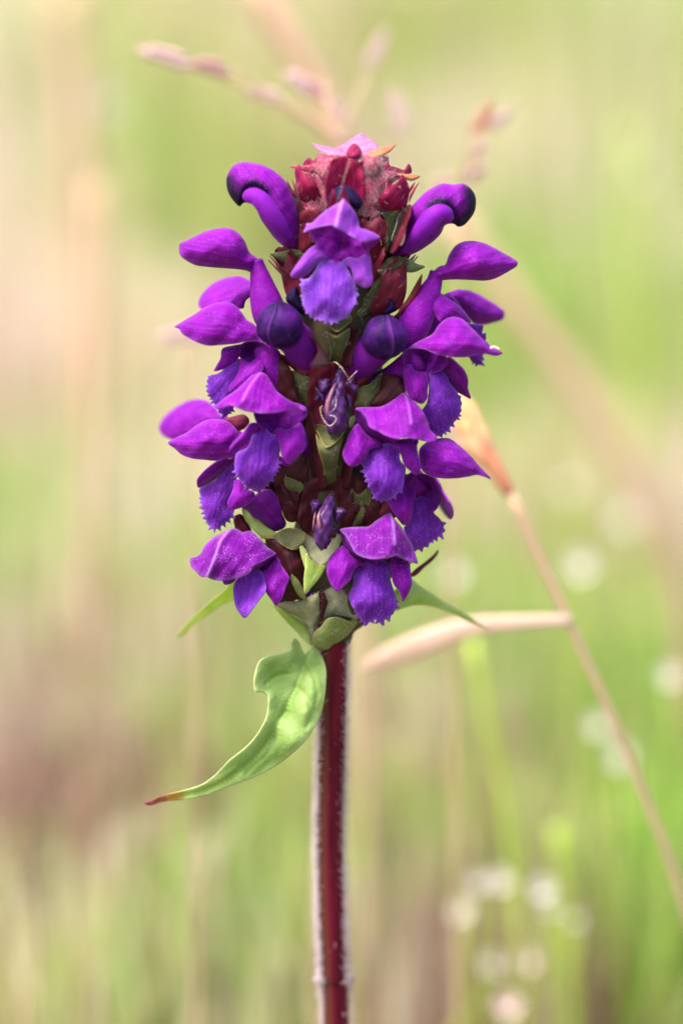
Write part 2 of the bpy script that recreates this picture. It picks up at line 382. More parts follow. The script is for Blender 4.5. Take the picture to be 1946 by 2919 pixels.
def tube_w(name, spine, mat, parent, nr=20, n=28, flat=1.0, crumple=0.0, closed=True, origin=None, ridge=0.0):
    """spine = [(X, Y, Z, r)] in metres"""
    s = cr_open(spine, n); c = s[:, :3]; r = np.maximum(s[:, 3], 1e-5)
    tan = np.gradient(c, axis=0); tan /= np.linalg.norm(tan, axis=1)[:, None] + 1e-12
    ref = np.array([0, -1.0, 0]) if abs(tan[0][1]) < .8 else np.array([1.0, 0, 0])
    u = ref - tan[0] * (ref @ tan[0]); u /= np.linalg.norm(u); V = []; UV = []; F = []
    for i in range(n):
        u = u - tan[i] * (u @ tan[i]); u /= np.linalg.norm(u); w = np.cross(tan[i], u)
        for k in range(nr):
            a = 2 * math.pi * k / nr; rr = r[i]
            if crumple: rr *= 1 + crumple * (math.sin(3 * a + i * .9) * .5 + math.sin(5 * a - i * .55) * .35 + random.uniform(-.35, .35))
            if ridge: rr *= 1 + ridge * math.exp(-((math.atan2(math.sin(a), math.cos(a))) / .16) ** 2)
            V.append(c[i] + (u * math.cos(a) * flat + w * math.sin(a)) * rr); UV.append((k / nr, i / (n - 1)))
    for i in range(n - 1):
        for k in range(nr): F.append((i * nr + k, i * nr + (k + 1) % nr, (i + 1) * nr + (k + 1) % nr, (i + 1) * nr + k))
    if closed:
        for row, rev in ((0, True), (n - 1, False)):
            f = tuple(range(row * nr, row * nr + nr)); F.append(f[::-1] if rev else f)
    return mesh_obj(name, V, F, mat, parent, uv=UV, attrs={'edge': np.ones(len(V))}, origin=origin)
def tube(name, crop, pts, mat, parent, **kw):
    """pts = [(x, y, depth_mm, radius_mm)]"""
    p = px(crop, pts); w = P(p[:, 0], p[:, 1], p[:, 2])
    return tube_w(name, np.c_[w, p[:, 3] * 1e-3], mat, parent, **kw)

# ================================================================== GROUND
def ground_mat():
    t = NT('meadow_soil')
    c = t.mix(t.ramp(t.noise(5, 5), [(.35, (0, 0, 0)), (.65, (1, 1, 1))]), (.13, .115, .06), (.10, .13, .035))
    c = t.mix(t.math('MULTIPLY', t.noise(60, 4), .6), c, (.17, .12, .08))
    return t.leafy(c, 0, .9, .1, normal=t.bump(t.noise(40, 5), .6, .01))
gx = np.r_[-160, -60, -20, np.linspace(-6, 6, 41), 20, 60, 160]; gy_ = np.r_[-160, -40, -8, np.linspace(-2, 14, 61), 30, 80, 220]
GX, GY = np.meshgrid(gx, gy_)
def ground_z(x, y): return .012 * np.sin(x * 3.1 + 1) * np.sin(y * 2.3) + .02 * np.sin(x * .9) * np.sin(y * .7 + .5) * np.clip(np.hypot(x, y), 0, 1)
GZ = ground_z(GX, GY); nx_, ny_ = len(gx), len(gy_)
gf = [(j * nx_ + i, j * nx_ + i + 1, (j + 1) * nx_ + i + 1, (j + 1) * nx_ + i) for j in range(ny_ - 1) for i in range(nx_ - 1)]
tag(mesh_obj('ground', np.c_[GX.ravel(), GY.ravel(), GZ.ravel()], gf, ground_mat()), 'mossy meadow soil under the grass', None, None, 'structure')

# ================================================================== THE SELF-HEAL PLANT
foot = P(962, 2919, 0)
plant = tag(empty('self_heal_plant', (foot[0] + .001, .012, 0)), 'sharp upright plant with dense violet lipped flowers on a hairy dark red stem', 'wildflower')

# --- stem: four-angled, dark red, hairy
def build_stem():
    top = [(950, 1830, 2.0), (948, 2000, .5), (944, 2200, -.5), (940, 2400, -1), (944, 2600, -1.2), (952, 2780, -1.5), (957, 2919, -2)]
    pts = [tuple(P(x, y, d)) for x, y, d in top]
    lx = pts[-1]; pts += [(lx[0] + .001, .004, .10), (lx[0] + .001, .009, .05), (plant.location.x, .012, -.004)]
    c = cr_open(np.array(pts), 90); n = len(c); nr = 28; V = []; F = []; side = []
    for i in range(n):
        for k in range(nr):
            a = 2 * math.pi * k / nr; r = .00148 * (1 + .10 * math.cos(4 * a + .3)) * (1 + .012 * math.sin(i * .7 + k))
            V.append(c[i] + np.array([math.cos(a) * r, math.sin(a) * r, 0])); side.append(.5 - .5 * math.cos(a))
    for i in range(n - 1):
        for k in range(nr): F.append((i * nr + k, (i + 1) * nr + k, (i + 1) * nr + (k + 1) % nr, i * nr + (k + 1) % nr))
    st = mesh_obj('stem', V, F, M['stem'], plant, attrs={'side': side})
    N = 32000; ii = rng.integers(0, 66, N); fr = rng.uniform(0, 1, N)
    cc = c[ii] * (1 - fr[:, None]) + c[np.minimum(ii + 1, n - 1)] * fr[:, None]
    a = rng.uniform(0, 2 * math.pi, N)
    # the hairs stand mostly along two opposite faces of the stem
    keep = rng.uniform(0, 1, N) < np.abs(np.cos(a)) ** 9 + .003; cc, a = cc[keep], a[keep]
    dr = np.c_[np.cos(a), np.sin(a), rng.normal(-.05, .18, len(a))]
    hairs('stem_hairs', cc + np.c_[np.cos(a), np.sin(a), a * 0] * .0014, dr, 1.0, st, M['hairstem'], rad=.022, curl=.22)
build_stem()

# --- axis inside the head
tube('flower_axis', 'S', [(950, 1850, 1, 1.4), (955, 1800, 0, 2.4), (955, 1740, 0, 4.4), (958, 1500, 0, 5.0), (962, 1200, 0, 5.0), (975, 900, 0, 4.8), (990, 650, 0, 4.2), (1000, 540, 0, 3.4), (1004, 480, 0, 2.0), (1006, 455, 0, .5)],
     M['core'], plant, nr=28, n=50, crumple=.10)

def axis_x(y): return np.interp(y, [400, 900, 1500, 1850], [1006, 978, 958, 950])
# --- calyx cups all round the axis (the sides and the back of the head)
def calyx_cup(base, dirv, upv, L, W, mat, teeth=True):
    d = np.array(dirv) / np.linalg.norm(dirv); u = np.array(upv) - d * (np.array(upv) @ d); u /= np.linalg.norm(u); s = np.cross(d, u)
    nr, nv = 40, 9; V = []; F = []; UV = []
    for j in range(nv):
        t = j / (nv - 1)
        for k in range(nr):
            a = 2 * math.pi * k / nr; ca, sa = math.cos(a), math.sin(a)
            if ca > 0: lim = 1.0 + .05 * abs(math.sin(3 * a + math.pi / 2)) ** 6 - .04 * abs(sa)
            else: lim = .78 + .24 * max(0, 1 - abs(abs(a - math.pi) - .45) / .38)
            tt = t * lim; w = W * (.28 + .72 * math.sin(min(1, tt / .8) * math.pi / 2)) * .5; h = w * (.62 if ca > 0 else .42)
            V.append(np.array(base) + d * L * tt + u * ca * h + s * sa * w); UV.append((tt * L * 1e3, sa * w * 1e3))
    for j in range(nv - 1):
        for k in range(nr): F.append((j * nr + k, j * nr + (k + 1) % nr, (j + 1) * nr + (k + 1) % nr, (j + 1) * nr + k))
    o = mesh_obj('calyx', V, F, mat, plant, uv=UV, attrs={'edge': np.ones(len(V))})
    md = o.modifiers.new('thickness', 'SOLIDIFY'); md.thickness = .00013; md.offset = -1
    return o
for k, (yb, mat, L, el) in enumerate([(1700, 'brown', 9.0, 40), (1520, 'brown', 9.5, 42), (1300, 'maroon', 9.5, 45), (1090, 'maroon', 9.5, 48), (880, 'maroon', 9, 52), (700, 'crimson', 7, 58), (600, 'crimson', 5, 64)]):
    for az in (66, 100, 138, 180, 222, 260, 294):
        az = R(az + (k % 2) * 10 - 5)
        e = R(el + random.uniform(-5, 5)); b0 = P(axis_x(yb), yb, 0)
        rad = np.array([math.sin(az), -math.cos(az), 0])
        calyx_cup(b0 + rad * .0022, rad * math.cos(e) + np.array([0, 0, math.sin(e)]), (0, 0, 1), L * 1e-3, .0052, M[mat])

def flower(throat, name='flower'):
    p = px(throat[0], [throat[1:]])[0]; return empty(name, P(*p), plant)
def ctube(fl, crop, a, bpt=None, r0=1.5, mat='petal', back=110):
    """corolla tube from the throat back to the axis"""
    p = px(crop, [a])[0]; y1 = p[1] + back; q = (axis_x(y1), y1, 1.0)
    m = ((p[0] + q[0]) / 2 + (p[0] - q[0]) * .08, (p[1] + q[1]) / 2 + 12, (p[2] + q[2]) / 2)
    tube('corolla_tube', 'S', [(p[0], p[1], p[2], r0), (*m, r0 * .85), (*q, r0 * .6)], M[mat], fl, nr=18, n=14)

# --- F1: the pale flower at the top, facing the viewer
f = flower(('J', 620, 1200, 6.5))
patch('upper_lip', 'J', [(632, 738), (665, 770), (700, 805), (760, 880), (790, 960), (805, 1030), (870, 1050), (960, 1090), (1008, 1125), (960, 1150), (900, 1165), (855, 1190), (810, 1170), (730, 1120), (650, 1070), (570, 1035), (520, 1003), (440, 1010), (350, 1030), (280, 1055), (230, 1076), (255, 1020), (260, 988), (310, 985), (370, 930), (450, 860), (530, 810), (600, 772)],
      [(632, 738, 9.2), (600, 850, 9.8), (570, 960, 10.3), (540, 1010, 11.0), (750, 1120, 10.6), (855, 1190, 10.2), (1005, 1125, 8.6), (230, 1075, 8.8), (380, 940, 8.4), (790, 960, 8.6), (720, 860, 9.2), (480, 880, 8.9)], M['pale'], f, b=.2, axis=[(632, 738), (560, 1020)], ridge=[(632, 742), (600, 830), (575, 930), (560, 1010)])
patch('lip_fold', 'J', [(825, 1170), (900, 1165), (960, 1150), (1008, 1125), (985, 1180), (930, 1230), (880, 1265), (830, 1240)], [(900, 1165, 9.8), (1000, 1130, 8.6), (860, 1260, 7.4)], M['petal'], f, b=.1)
patch('throat', 'J', [(290, 1045), (400, 1000), (540, 970), (720, 1070), (840, 1150), (900, 1190), (890, 1290), (830, 1350), (740, 1360), (660, 1370), (610, 1410), (560, 1410), (480, 1370), (400, 1300), (350, 1180)],
      [(300, 1050, 8.0), (880, 1230, 7.6), (540, 1000, 6.6), (640, 1200, 5.4), (640, 1320, 5.8), (450, 1200, 7.0), (555, 1200, 6.8), (580, 1200, 5.4), (720, 1220, 5.6), (740, 1220, 6.6), (400, 1300, 7.4), (830, 1340, 7.3), (580, 1400, 7.0)], M['petal'], f, b=0)
patch('side_lobe', 'A', [(1270, 1010), (1210, 1060), (1150, 1140), (1098, 1215), (1087, 1250), (1110, 1272), (1160, 1262), (1215, 1245), (1255, 1205), (1300, 1150), (1345, 1130), (1385, 1110), (1375, 1070), (1310, 1010)], [(1100, 1250, 9.6), (1200, 1130, 9.2), (1300, 1030, 7.2), (1370, 1100, 7.0), (1240, 1220, 8.6)], M['pale'], f, b=.7)
patch('side_lobe', 'B', [(100, 1130), (150, 1100), (220, 1110), (270, 1080), (310, 1070), (330, 1130), (335, 1200), (342, 1290), (320, 1335), (280, 1345), (230, 1325), (190, 1290), (180, 1240), (160, 1180), (120, 1160)], [(110, 1130, 7.2), (300, 1080, 7.2), (330, 1330, 9.4), (190, 1280, 8.8), (260, 1220, 8.9)], M['pale'], f, b=.6)
patch('middle_lobe', 'A', [(1310, 1150), (1380, 1110), (1450, 1142), (1510, 1140), (1545, 1195), (1570, 1250), (1595, 1290), (1612, 1340), (1608, 1440), (1580, 1510), (1540, 1565), (1490, 1598), (1420, 1622), (1350, 1608), (1290, 1596), (1240, 1565), (1200, 1510), (1180, 1430), (1172, 1340), (1182, 1285), (1230, 1268), (1285, 1200)],
      [(1380, 1110, 7.0), (1510, 1140, 7.0), (1440, 1250, 8.2), (1300, 1300, 8.4), (1580, 1300, 8.3), (1400, 1420, 9.6), (1180, 1400, 8.4), (1605, 1400, 8.4), (1420, 1615, 9.6), (1270, 1580, 9.0), (1550, 1550, 9.0)], M['pale_lip'], f, b=.35, serr=[(7, 19.5, 10.5, 10.3)], axis=[(1440, 1130), (1410, 1600)], step=2.6)
ctube(f, 'J', (620, 1230, 5.2), r0=1.9)

# --- F2: upper left, seen from the side
f = flower(('A', 830, 1250, 3))
patch('upper_lip', 'A', [(205, 990), (250, 968), (330, 930), (420, 890), (520, 868), (610, 873), (670, 908), (720, 970), (760, 1060), (800, 1092), (835, 1130), (815, 1170), (802, 1245), (745, 1212), (650, 1196), (540, 1188), (420, 1178), (330, 1165), (260, 1130), (210, 1090), (197, 1040)], [(205, 1040, 1.5), (500, 1000, 4.5), (800, 1150, 3.2), (500, 1180, 3.5), (500, 880, 3.0)], M['petal'], f, b=1.6, double=1.6, axis=[(810, 1150), (205, 1040)])
tube('corolla_tube', 'A', [(812, 1120, 3, .75), (830, 1200, 3, 1.0), (858, 1320, 3, 1.45), (890, 1450, 3.2, 1.9), (930, 1580, 3, 2.0), (1010, 1720, 2, 1.5)], M['petal'], f)
patch('side_lobe', 'A', [(600, 1470), (660, 1400), (740, 1360), (800, 1345), (830, 1380), (780, 1410), (730, 1450), (710, 1510), (640, 1500)], [(800, 1360, 2.6), (610, 1480, 1.0), (700, 1500, 1.4)], M['petal'], f, b=.5)
patch('middle_lobe', 'A', [(365, 1510), (358, 1450), (400, 1380), (460, 1320), (540, 1280), (620, 1258), (690, 1255), (750, 1280), (795, 1330), (790, 1390), (700, 1440), (640, 1490), (540, 1520), (450, 1530)], [(360, 1480, -8), (600, 1350, -5), (790, 1350, -.5)], M['petal'], f, b=1.0, double=.4)

# --- F4: left, long pointed hood
f = flower(('C', 860, 300, 4))
patch('upper_lip', 'A', [(162, 1660), (230, 1610), (330, 1550), (420, 1490), (500, 1463), (580, 1457), (640, 1480), (690, 1530), (740, 1600), (800, 1640), (830, 1680), (850, 1730), (872, 1785), (800, 1768), (720, 1780), (620, 1795), (520, 1803), (430, 1808), (350, 1785), (280, 1750), (220, 1710), (195, 1672)], [(165, 1660, 3.0), (500, 1640, 6.2), (860, 1770, 6.2), (600, 1790, 6.8), (550, 1470, 4.6), (780, 1640, 5.0)], M['petal'], f, b=1.3, double=1.2, axis=[(860, 1750), (165, 1660)])
patch('side_lobe', 'C', [(540, 265), (620, 238), (720, 230), (690, 290), (665, 350), (600, 400), (540, 430), (478, 440), (500, 390), (528, 340)], [(480, 440, 5.0), (700, 250, 3.6), (560, 300, 4.4)], M['petal'], f, b=.5)
patch('throat', 'C', [(640, 260), (700, 225), (780, 205), (870, 220), (900, 300), (870, 360), (800, 390), (720, 370), (680, 320)], [(640, 260, 4.6), (870, 230, 5.4), (780, 290, 2.2), (800, 390, 4.6)], M['throat'], f, b=0)
patch('middle_lobe', 'C', [(440, 480), (510, 460), (560, 420), (640, 360), (690, 345), (720, 420), (700, 560), (660, 660), (630, 740), (560, 805), (520, 760), (460, 670), (430, 620), (424, 550)], [(690, 350, 3.8), (440, 520, 4.6), (560, 800, 4.4), (580, 560, 5.0)], M['lip'], f, b=.4, serr=[(8, 14, 10.5, 10.3)], axis=[(690, 350), (480, 720)], step=2.6)
patch('side_lobe', 'C', [(690, 340), (760, 370), (850, 320), (880, 380), (860, 450), (800, 500), (720, 545), (660, 590), (600, 612), (598, 560), (640, 500), (672, 430)], [(700, 350, 4.4), (860, 340, 5.0), (610, 600, 6.2), (760, 460, 6.4)], M['petal'], f, b=.6)
tube('corolla_tube', 'C', [(850, 240, 4.4, 1.0), (900, 320, 4.4, 1.5), (950, 430, 4.2, 1.7), (1010, 540, 3.4, 1.6), (1100, 640, 2, 1.2)], M['petal'], f)

# --- F5: front left
f = flower(('C', 920, 860, 7))
patch('upper_lip', 'C', [(470, 735), (530, 680), (580, 640), (640, 600), (700, 550), (750, 500), (800, 460), (848, 450), (890, 465), (930, 520), (980, 600), (1040, 650), (1110, 690), (1170, 708), (1215, 735), (1205, 760), (1150, 735), (1080, 752), (1000, 771), (900, 780), (800, 772), (720, 757), (650, 730), (600, 713), (550, 735), (500, 746)],
      [(848, 450, 6.6), (800, 600, 9.6), (780, 760, 11.6), (600, 700, 11.2), (475, 738, 10.2), (650, 600, 8.8), (950, 570, 7.8), (960, 760, 11.0), (1200, 745, 8.4), (1060, 690, 9.2)], M['petal'], f, b=.3, axis=[(850, 455), (780, 770)], ridge=[(845, 455), (790, 520), (740, 600), (700, 680)])
patch('throat', 'C', [(800, 765), (900, 775), (1000, 767), (1080, 748), (1150, 730), (1215, 745), (1212, 800), (1165, 850), (1130, 880), (1060, 912), (980, 910), (930, 950), (870, 915), (820, 850)], [(810, 780, 8.6), (1200, 760, 8.0), (980, 830, 5.2), (1130, 840, 7.0), (930, 930, 7.6)], M['throat'], f, b=0)
patch('side_lobe', 'C', [(598, 1065), (620, 1020), (680, 960), (730, 900), (765, 858), (815, 855), (855, 890), (840, 930), (790, 945), (760, 1000), (700, 1050), (630, 1087), (602, 1083)], [(600, 1075, 10.8), (700, 970, 10.6), (830, 890, 8.0), (760, 1000, 9.4)], M['petal'], f, b=.7)
patch('side_lobe', 'C', [(945, 935), (990, 895), (1060, 908), (1130, 872), (1165, 848), (1192, 890), (1210, 960), (1213, 1050), (1150, 1120), (1080, 1186), (1045, 1165), (1010, 1110), (998, 1030)], [(960, 930, 7.8), (1170, 860, 7.4), (1070, 1180, 9.8), (1200, 1040, 8.6), (1090, 1020, 9.4)], M['petal'], f, b=.6)
patch('middle_lobe', 'C', [(800, 900), (860, 880), (930, 935), (985, 960), (1003, 1050), (992, 1150), (975, 1240), (930, 1310), (880, 1370), (830, 1405), (780, 1390), (715, 1350), (670, 1290), (642, 1230), (642, 1150), (660, 1090), (740, 1050), (780, 960)], [(860, 890, 7.6), (980, 970, 8.0), (820, 1100, 9.6), (650, 1180, 9.2), (990, 1150, 8.6), (830, 1400, 9.0), (820, 1280, 10.4)], M['lip'], f, b=.3, serr=[(5, 13, 12.2, 12.6)], axis=[(880, 900), (810, 1390)], step=2.6)
ctube(f, 'C', (1000, 840, 5.6))

# --- F6: left, with a second hood behind it
f = flower(('C', 660, 1000, 4))
patch('upper_lip', 'C', [(38, 880), (60, 830), (130, 760), (220, 700), (310, 668), (400, 672), (460, 708), (505, 755), (545, 815), (520, 880), (440, 920), (340, 960), (250, 985), (160, 995), (80, 965), (45, 930)], [(40, 900, -11), (540, 810, -5), (300, 700, -9)], M['petal'], f, b=1.4, double=1.4)
tube('corolla_tube', 'C', [(500, 860, -2.5, 1.5), (620, 1000, -2, 1.6), (760, 1150, -1, 1.6), (900, 1280, 0, 1.2)], M['petal'], f)
f = flower(('C', 640, 1050, 5))
patch('upper_lip', 'C', [(108, 1015), (170, 975), (260, 930), (340, 870), (420, 830), (480, 824), (550, 830), (600, 850), (640, 890), (672, 930), (665, 1000), (650, 1060), (660, 1130), (580, 1140), (500, 1158), (400, 1151), (300, 1140), (220, 1110), (160, 1060)], [(110, 1015, 3.0), (420, 980, 6.4), (650, 1000, 6.2), (450, 840, 4.6), (480, 1150, 6.2)], M['petal'], f, b=1.3, double=1.2, axis=[(660, 1030), (110, 1015)])
patch('side_lobe', 'C', [(340, 1320), (380, 1260), (460, 1190), (520, 1155), (600, 1145), (640, 1165), (570, 1240), (500, 1300), (420, 1350), (350, 1372)], [(345, 1350, 3.4), (610, 1155, 4.6), (470, 1240, 4.6)], M['petal'], f, b=.7)
patch('middle_lobe', 'C', [(368, 1440), (360, 1385), (420, 1350), (500, 1300), (560, 1235), (620, 1165), (660, 1240), (655, 1320), (640, 1400), (625, 1470), (640, 1540), (630, 1580), (600, 1625), (540, 1672), (480, 1705), (430, 1662), (400, 1580), (376, 1510)], [(620, 1180, 4.2), (370, 1420, 3.4), (480, 1700, 4.4), (520, 1480, 4.8), (630, 1540, 4.6)], M['lip'], f, b=.4, serr=[(11, 18, 12.2, 11.5)], axis=[(610, 1180), (460, 1690)], step=2.6)
patch('side_lobe', 'C', [(640, 1310), (690, 1315), (735, 1380), (795, 1408), (803, 1450), (760, 1500), (680, 1537), (610, 1547), (583, 1500), (608, 1430), (630, 1370)], [(650, 1320, 6.4), (600, 1540, 7.4), (800, 1430, 6.8), (690, 1430, 7.6)], M['petal'], f, b=.5)
patch('throat', 'E', [(700, 190), (760, 120), (830, 70), (920, 40), (980, 100), (1020, 230), (1050, 330), (960, 380), (880, 340), (800, 280), (740, 210)], [(700, 190, 5), (900, 180, 5.4), (1040, 320, 4)], M['throat'], f, b=1.0)
ctube(f, 'C', (640, 1030, 4.6), r0=1.7)
patch('calyx', 'C', [(560, 830), (640, 800), (720, 790), (760, 840), (720, 900), (660, 920), (600, 870)], 2.0, M['rose'], plant, b=.5)

# --- F7: lower left, with folded lip
f = flower(('E', 880, 660, 7))
patch('upper_lip', 'E', [(283, 620), (290, 585), (330, 578), (370, 550), (400, 490), (460, 430), (540, 390), (620, 353), (670, 360), (700, 380), (760, 370), (800, 395), (850, 440), (900, 500), (972, 560), (900, 602), (850, 637), (800, 664), (757, 712), (700, 742), (620, 762), (530, 773), (460, 762), (420, 742), (378, 741), (330, 697), (295, 662)],
      [(285, 620, 7.2), (640, 360, 6.2), (480, 520, 8.8), (440, 720, 9.2), (620, 740, 10.4), (620, 560, 9.9), (720, 480, 8.4), (800, 600, 9.2), (965, 560, 7.6), (780, 400, 6.8)], M['glittery'], f, b=.2, ruff=.2, axis=[(700, 380), (500, 760)], ridge=[(600, 362), (530, 450), (490, 560), (450, 660), (420, 738)], rh=.8)
patch('throat', 'E', [(780, 665), (860, 620), (975, 563), (950, 630), (910, 690), (860, 705), (780, 700)], [(790, 690, 8), (960, 580, 7.4), (880, 650, 6.2)], M['throat'], f, b=0)
patch('side_lobe', 'E', [(865, 700), (900, 680), (940, 620), (978, 590), (1012, 640), (1050, 700), (1082, 750), (1052, 820), (1030, 890), (1000, 942), (970, 972), (930, 920), (890, 860), (878, 780)], [(880, 700, 7.6), (975, 600, 7.2), (1075, 750, 8.4), (970, 965, 9.4), (960, 780, 9.0)], M['petal'], f, b=.2)
patch('side_lobe', 'E', [(545, 770), (600, 740), (660, 745), (640, 775), (605, 798), (560, 803)], 7.2, M['petal'], f, b=.3)
patch('middle_lobe', 'E', [(634, 800), (680, 735), (750, 695), (850, 690), (885, 780), (888, 850), (830, 932), (770, 1012), (720, 1070), (680, 1032), (645, 970), (630, 880)], [(760, 700, 7.6), (870, 720, 7.8), (640, 850, 8.0), (720, 1060, 9.6), (870, 850, 10.2), (780, 980, 10.2), (740, 860, 8.2), (800, 870, 9.0)], M['lip'], f, b=.2, axis=[(780, 700), (720, 1060)])
ctube(f, 'E', (900, 640, 6.4))

# --- F8: upper right, seen from the side
f = flower(('B', 850, 1260, 3))
patch('upper_lip', 'B', [(918, 1160), (950, 1080), (1000, 1010), (1060, 978), (1140, 970), (1220, 985), (1300, 1020), (1390, 1070), (1460, 1110), (1497, 1140), (1490, 1172), (1440, 1205), (1390, 1235), (1320, 1270), (1240, 1289), (1150, 1285), (1050, 1280), (960, 1280), (900, 1287), (840, 1310), (812, 1332), (815, 1280), (840, 1200), (880, 1170)], [(1495, 1145, 1.5), (1180, 1120, 4.8), (840, 1260, 3.4), (1150, 1280, 4.2), (1150, 980, 3.0)], M['petal'], f, b=1.6, double=1.6, axis=[(840, 1260), (1495, 1145)])
tube('corolla_tube', 'B', [(845, 1210, 3, .7), (830, 1300, 3.2, 1.0), (775, 1420, 3.6, 1.5), (710, 1550, 4, 1.9), (650, 1680, 4, 1.9), (560, 1800, 3, 1.3)], M['petal'], f)
patch('side_lobe', 'B', [(785, 1440), (830, 1395), (880, 1385), (935, 1428), (1010, 1470), (1080, 1540), (1125, 1625), (1040, 1600), (960, 1590), (880, 1615), (840, 1560)], [(830, 1400, 3.8), (1120, 1620, 2.2), (880, 1600, 5.2), (960, 1500, 4.2)], M['petal'], f, b=.7)
patch('middle_lobe', 'D', [(1040, 30), (1110, 60), (1222, 80), (1216, 140), (1240, 150), (1230, 250), (1200, 385), (1165, 388), (1110, 335), (1050, 200)], [(1060, 60, 1), (1210, 380, -3)], M['lip'], f, b=.3, serr=[(3, 8, 10.5, 11.5)])
f = flower(('B', 930, 1440, -3))
patch('upper_lip', 'B', [(920, 1410), (990, 1365), (1070, 1358), (1170, 1388), (1260, 1440), (1340, 1490), (1392, 1540), (1382, 1592), (1310, 1622), (1220, 1642), (1150, 1632), (1090, 1570), (1000, 1490)], [(930, 1420, -4), (1390, 1560, -10), (1170, 1450, -7)], M['petal'], f, b=1.4, double=1.4)
tube('corolla_tube', 'B', [(1000, 1440, -2, 1.2), (900, 1520, -2, 1.6), (780, 1640, -1, 1.7), (620, 1800, 0, 1.3)], M['petal'], f)

# --- F10: right, long hood
f = flower(('D', 720, 350, 5))
patch('upper_lip', 'D', [(625, 262), (700, 210), (760, 180), (820, 148), (870, 72), (930, 25), (990, 11), (1050, 25), (1110, 80), (1180, 150), (1250, 220), (1300, 258), (1355, 284), (1374, 300), (1340, 319), (1290, 316), (1230, 305), (1170, 315), (1100, 330), (1000, 333), (930, 326), (850, 306), (760, 271), (690, 262)], [(630, 262, 6.4), (1000, 180, 8.0), (1372, 300, 4.6), (990, 15, 5.4), (1000, 330, 8.8), (820, 200, 6.8), (800, 280, 8.0)], M['petal'], f, b=1.2, double=.6, axis=[(630, 262), (1370, 300)])
patch('dry_tip', 'D', [(1275, 250), (1310, 243), (1352, 262), (1350, 275), (1310, 262), (1280, 265)], 6.4, M['scale'], f, b=.1, step=2)
patch('throat', 'D', [(590, 280), (640, 255), (720, 262), (830, 300), (920, 325), (940, 380), (880, 440), (790, 465), (700, 455), (640, 420), (595, 400)], [(600, 300, 6.6), (900, 330, 6.2), (740, 350, 3.0), (780, 460, 5.2), (610, 400, 6)], M['throat'], f, b=0)
patch('side_lobe', 'D', [(598, 400), (645, 385), (690, 440), (740, 445), (792, 460), (787, 530), (779, 600), (776, 660), (740, 702), (700, 696), (640, 650), (600, 590), (588, 500)], [(620, 400, 6), (780, 460, 5.4), (730, 700, 7.4), (600, 560, 6.6), (690, 560, 7.4)], M['petal'], f, b=.7)
patch('middle_lobe', 'D', [(795, 450), (870, 420), (930, 470), (955, 530), (1000, 590), (1040, 660), (1046, 720), (1030, 800), (980, 860), (920, 930), (855, 962), (800, 930), (760, 860), (733, 760), (770, 700), (785, 600), (788, 520)], [(830, 440, 5.2), (1040, 680, 4.4), (860, 950, 5.2), (750, 760, 6.0), (890, 700, 6.2)], M['lip'], f, b=.4, serr=[(4.5, 10.5, 12.2, 12.6)], axis=[(840, 440), (930, 930)], step=2.6)
patch('side_lobe', 'D', [(890, 370), (950, 335), (1030, 395), (1080, 455), (1102, 520), (1100, 580), (1120, 664), (1085, 648), (1030, 620), (960, 580), (928, 540), (905, 480)], [(900, 380, 5), (1115, 650, 2.4), (1020, 500, 4.2)], M['petal'], f, b=.5)
ctube(f, 'D', (720, 330, 4.0), r0=1.7)

# --- F11: front right
f = flower(('D', 430, 1000, 6.5))
patch('upper_lip', 'D', [(588, 612), (640, 650), (690, 700), (740, 760), (780, 840), (800, 910), (852, 965), (850, 992), (800, 1006), (740, 996), (690, 986), (620, 976), (540, 981), (470, 966), (390, 926), (320, 890), (290, 830), (258, 780), (205, 738), (300, 729), (400, 725), (460, 700), (530, 652)],
      [(588, 612, 6.6), (620, 760, 9.8), (630, 970, 12.0), (470, 960, 11.4), (320, 885, 10.2), (208, 740, 8.0), (400, 740, 8.0), (460, 840, 10.0), (850, 980, 9.4), (760, 830, 9.0), (740, 990, 11.0)], M['petal'], f, b=.25, axis=[(588, 612), (650, 980)], ridge=[(592, 620), (622, 700), (640, 800), (645, 860)])
patch('lip_fold', 'D', [(203, 738), (255, 775), (290, 835), (320, 890), (395, 930), (470, 968), (540, 985), (500, 1025), (440, 1030), (380, 1025), (300, 985), (240, 900), (205, 830)], [(208, 750, 7.6), (320, 890, 9.4), (500, 980, 9), (300, 980, 7.0), (230, 880, 7.0), (420, 1020, 6.2)], M['throat'], f, b=-.5)
patch('throat', 'D', [(300, 950), (400, 960), (560, 985), (700, 985), (690, 1030), (560, 1060), (500, 1045), (400, 1050), (320, 1030)], [(310, 960, 7.4), (690, 990, 8), (500, 1000, 5.4), (450, 1045, 7)], M['throat'], f, b=0)
patch('side_lobe', 'D', [(225, 860), (270, 920), (320, 968), (405, 998), (395, 1040), (315, 1072), (290, 1122), (260, 1170), (200, 1203), (148, 1196), (110, 1142), (100, 1090), (128, 1010), (158, 930)], [(240, 880, 7.6), (390, 1010, 7.4), (150, 1190, 9.6), (110, 1100, 8.4), (240, 1050, 9.2)], M['petal'], f, b=.6)
patch('side_lobe', 'D', [(490, 1010), (600, 982), (690, 984), (697, 1060), (712, 1130), (727, 1220), (690, 1274), (630, 1232), (590, 1190), (568, 1120), (540, 1070)], [(510, 1010, 7.2), (690, 990, 7.6), (690, 1265, 9.2), (630, 1120, 9.0)], M['petal'], f, b=.6)
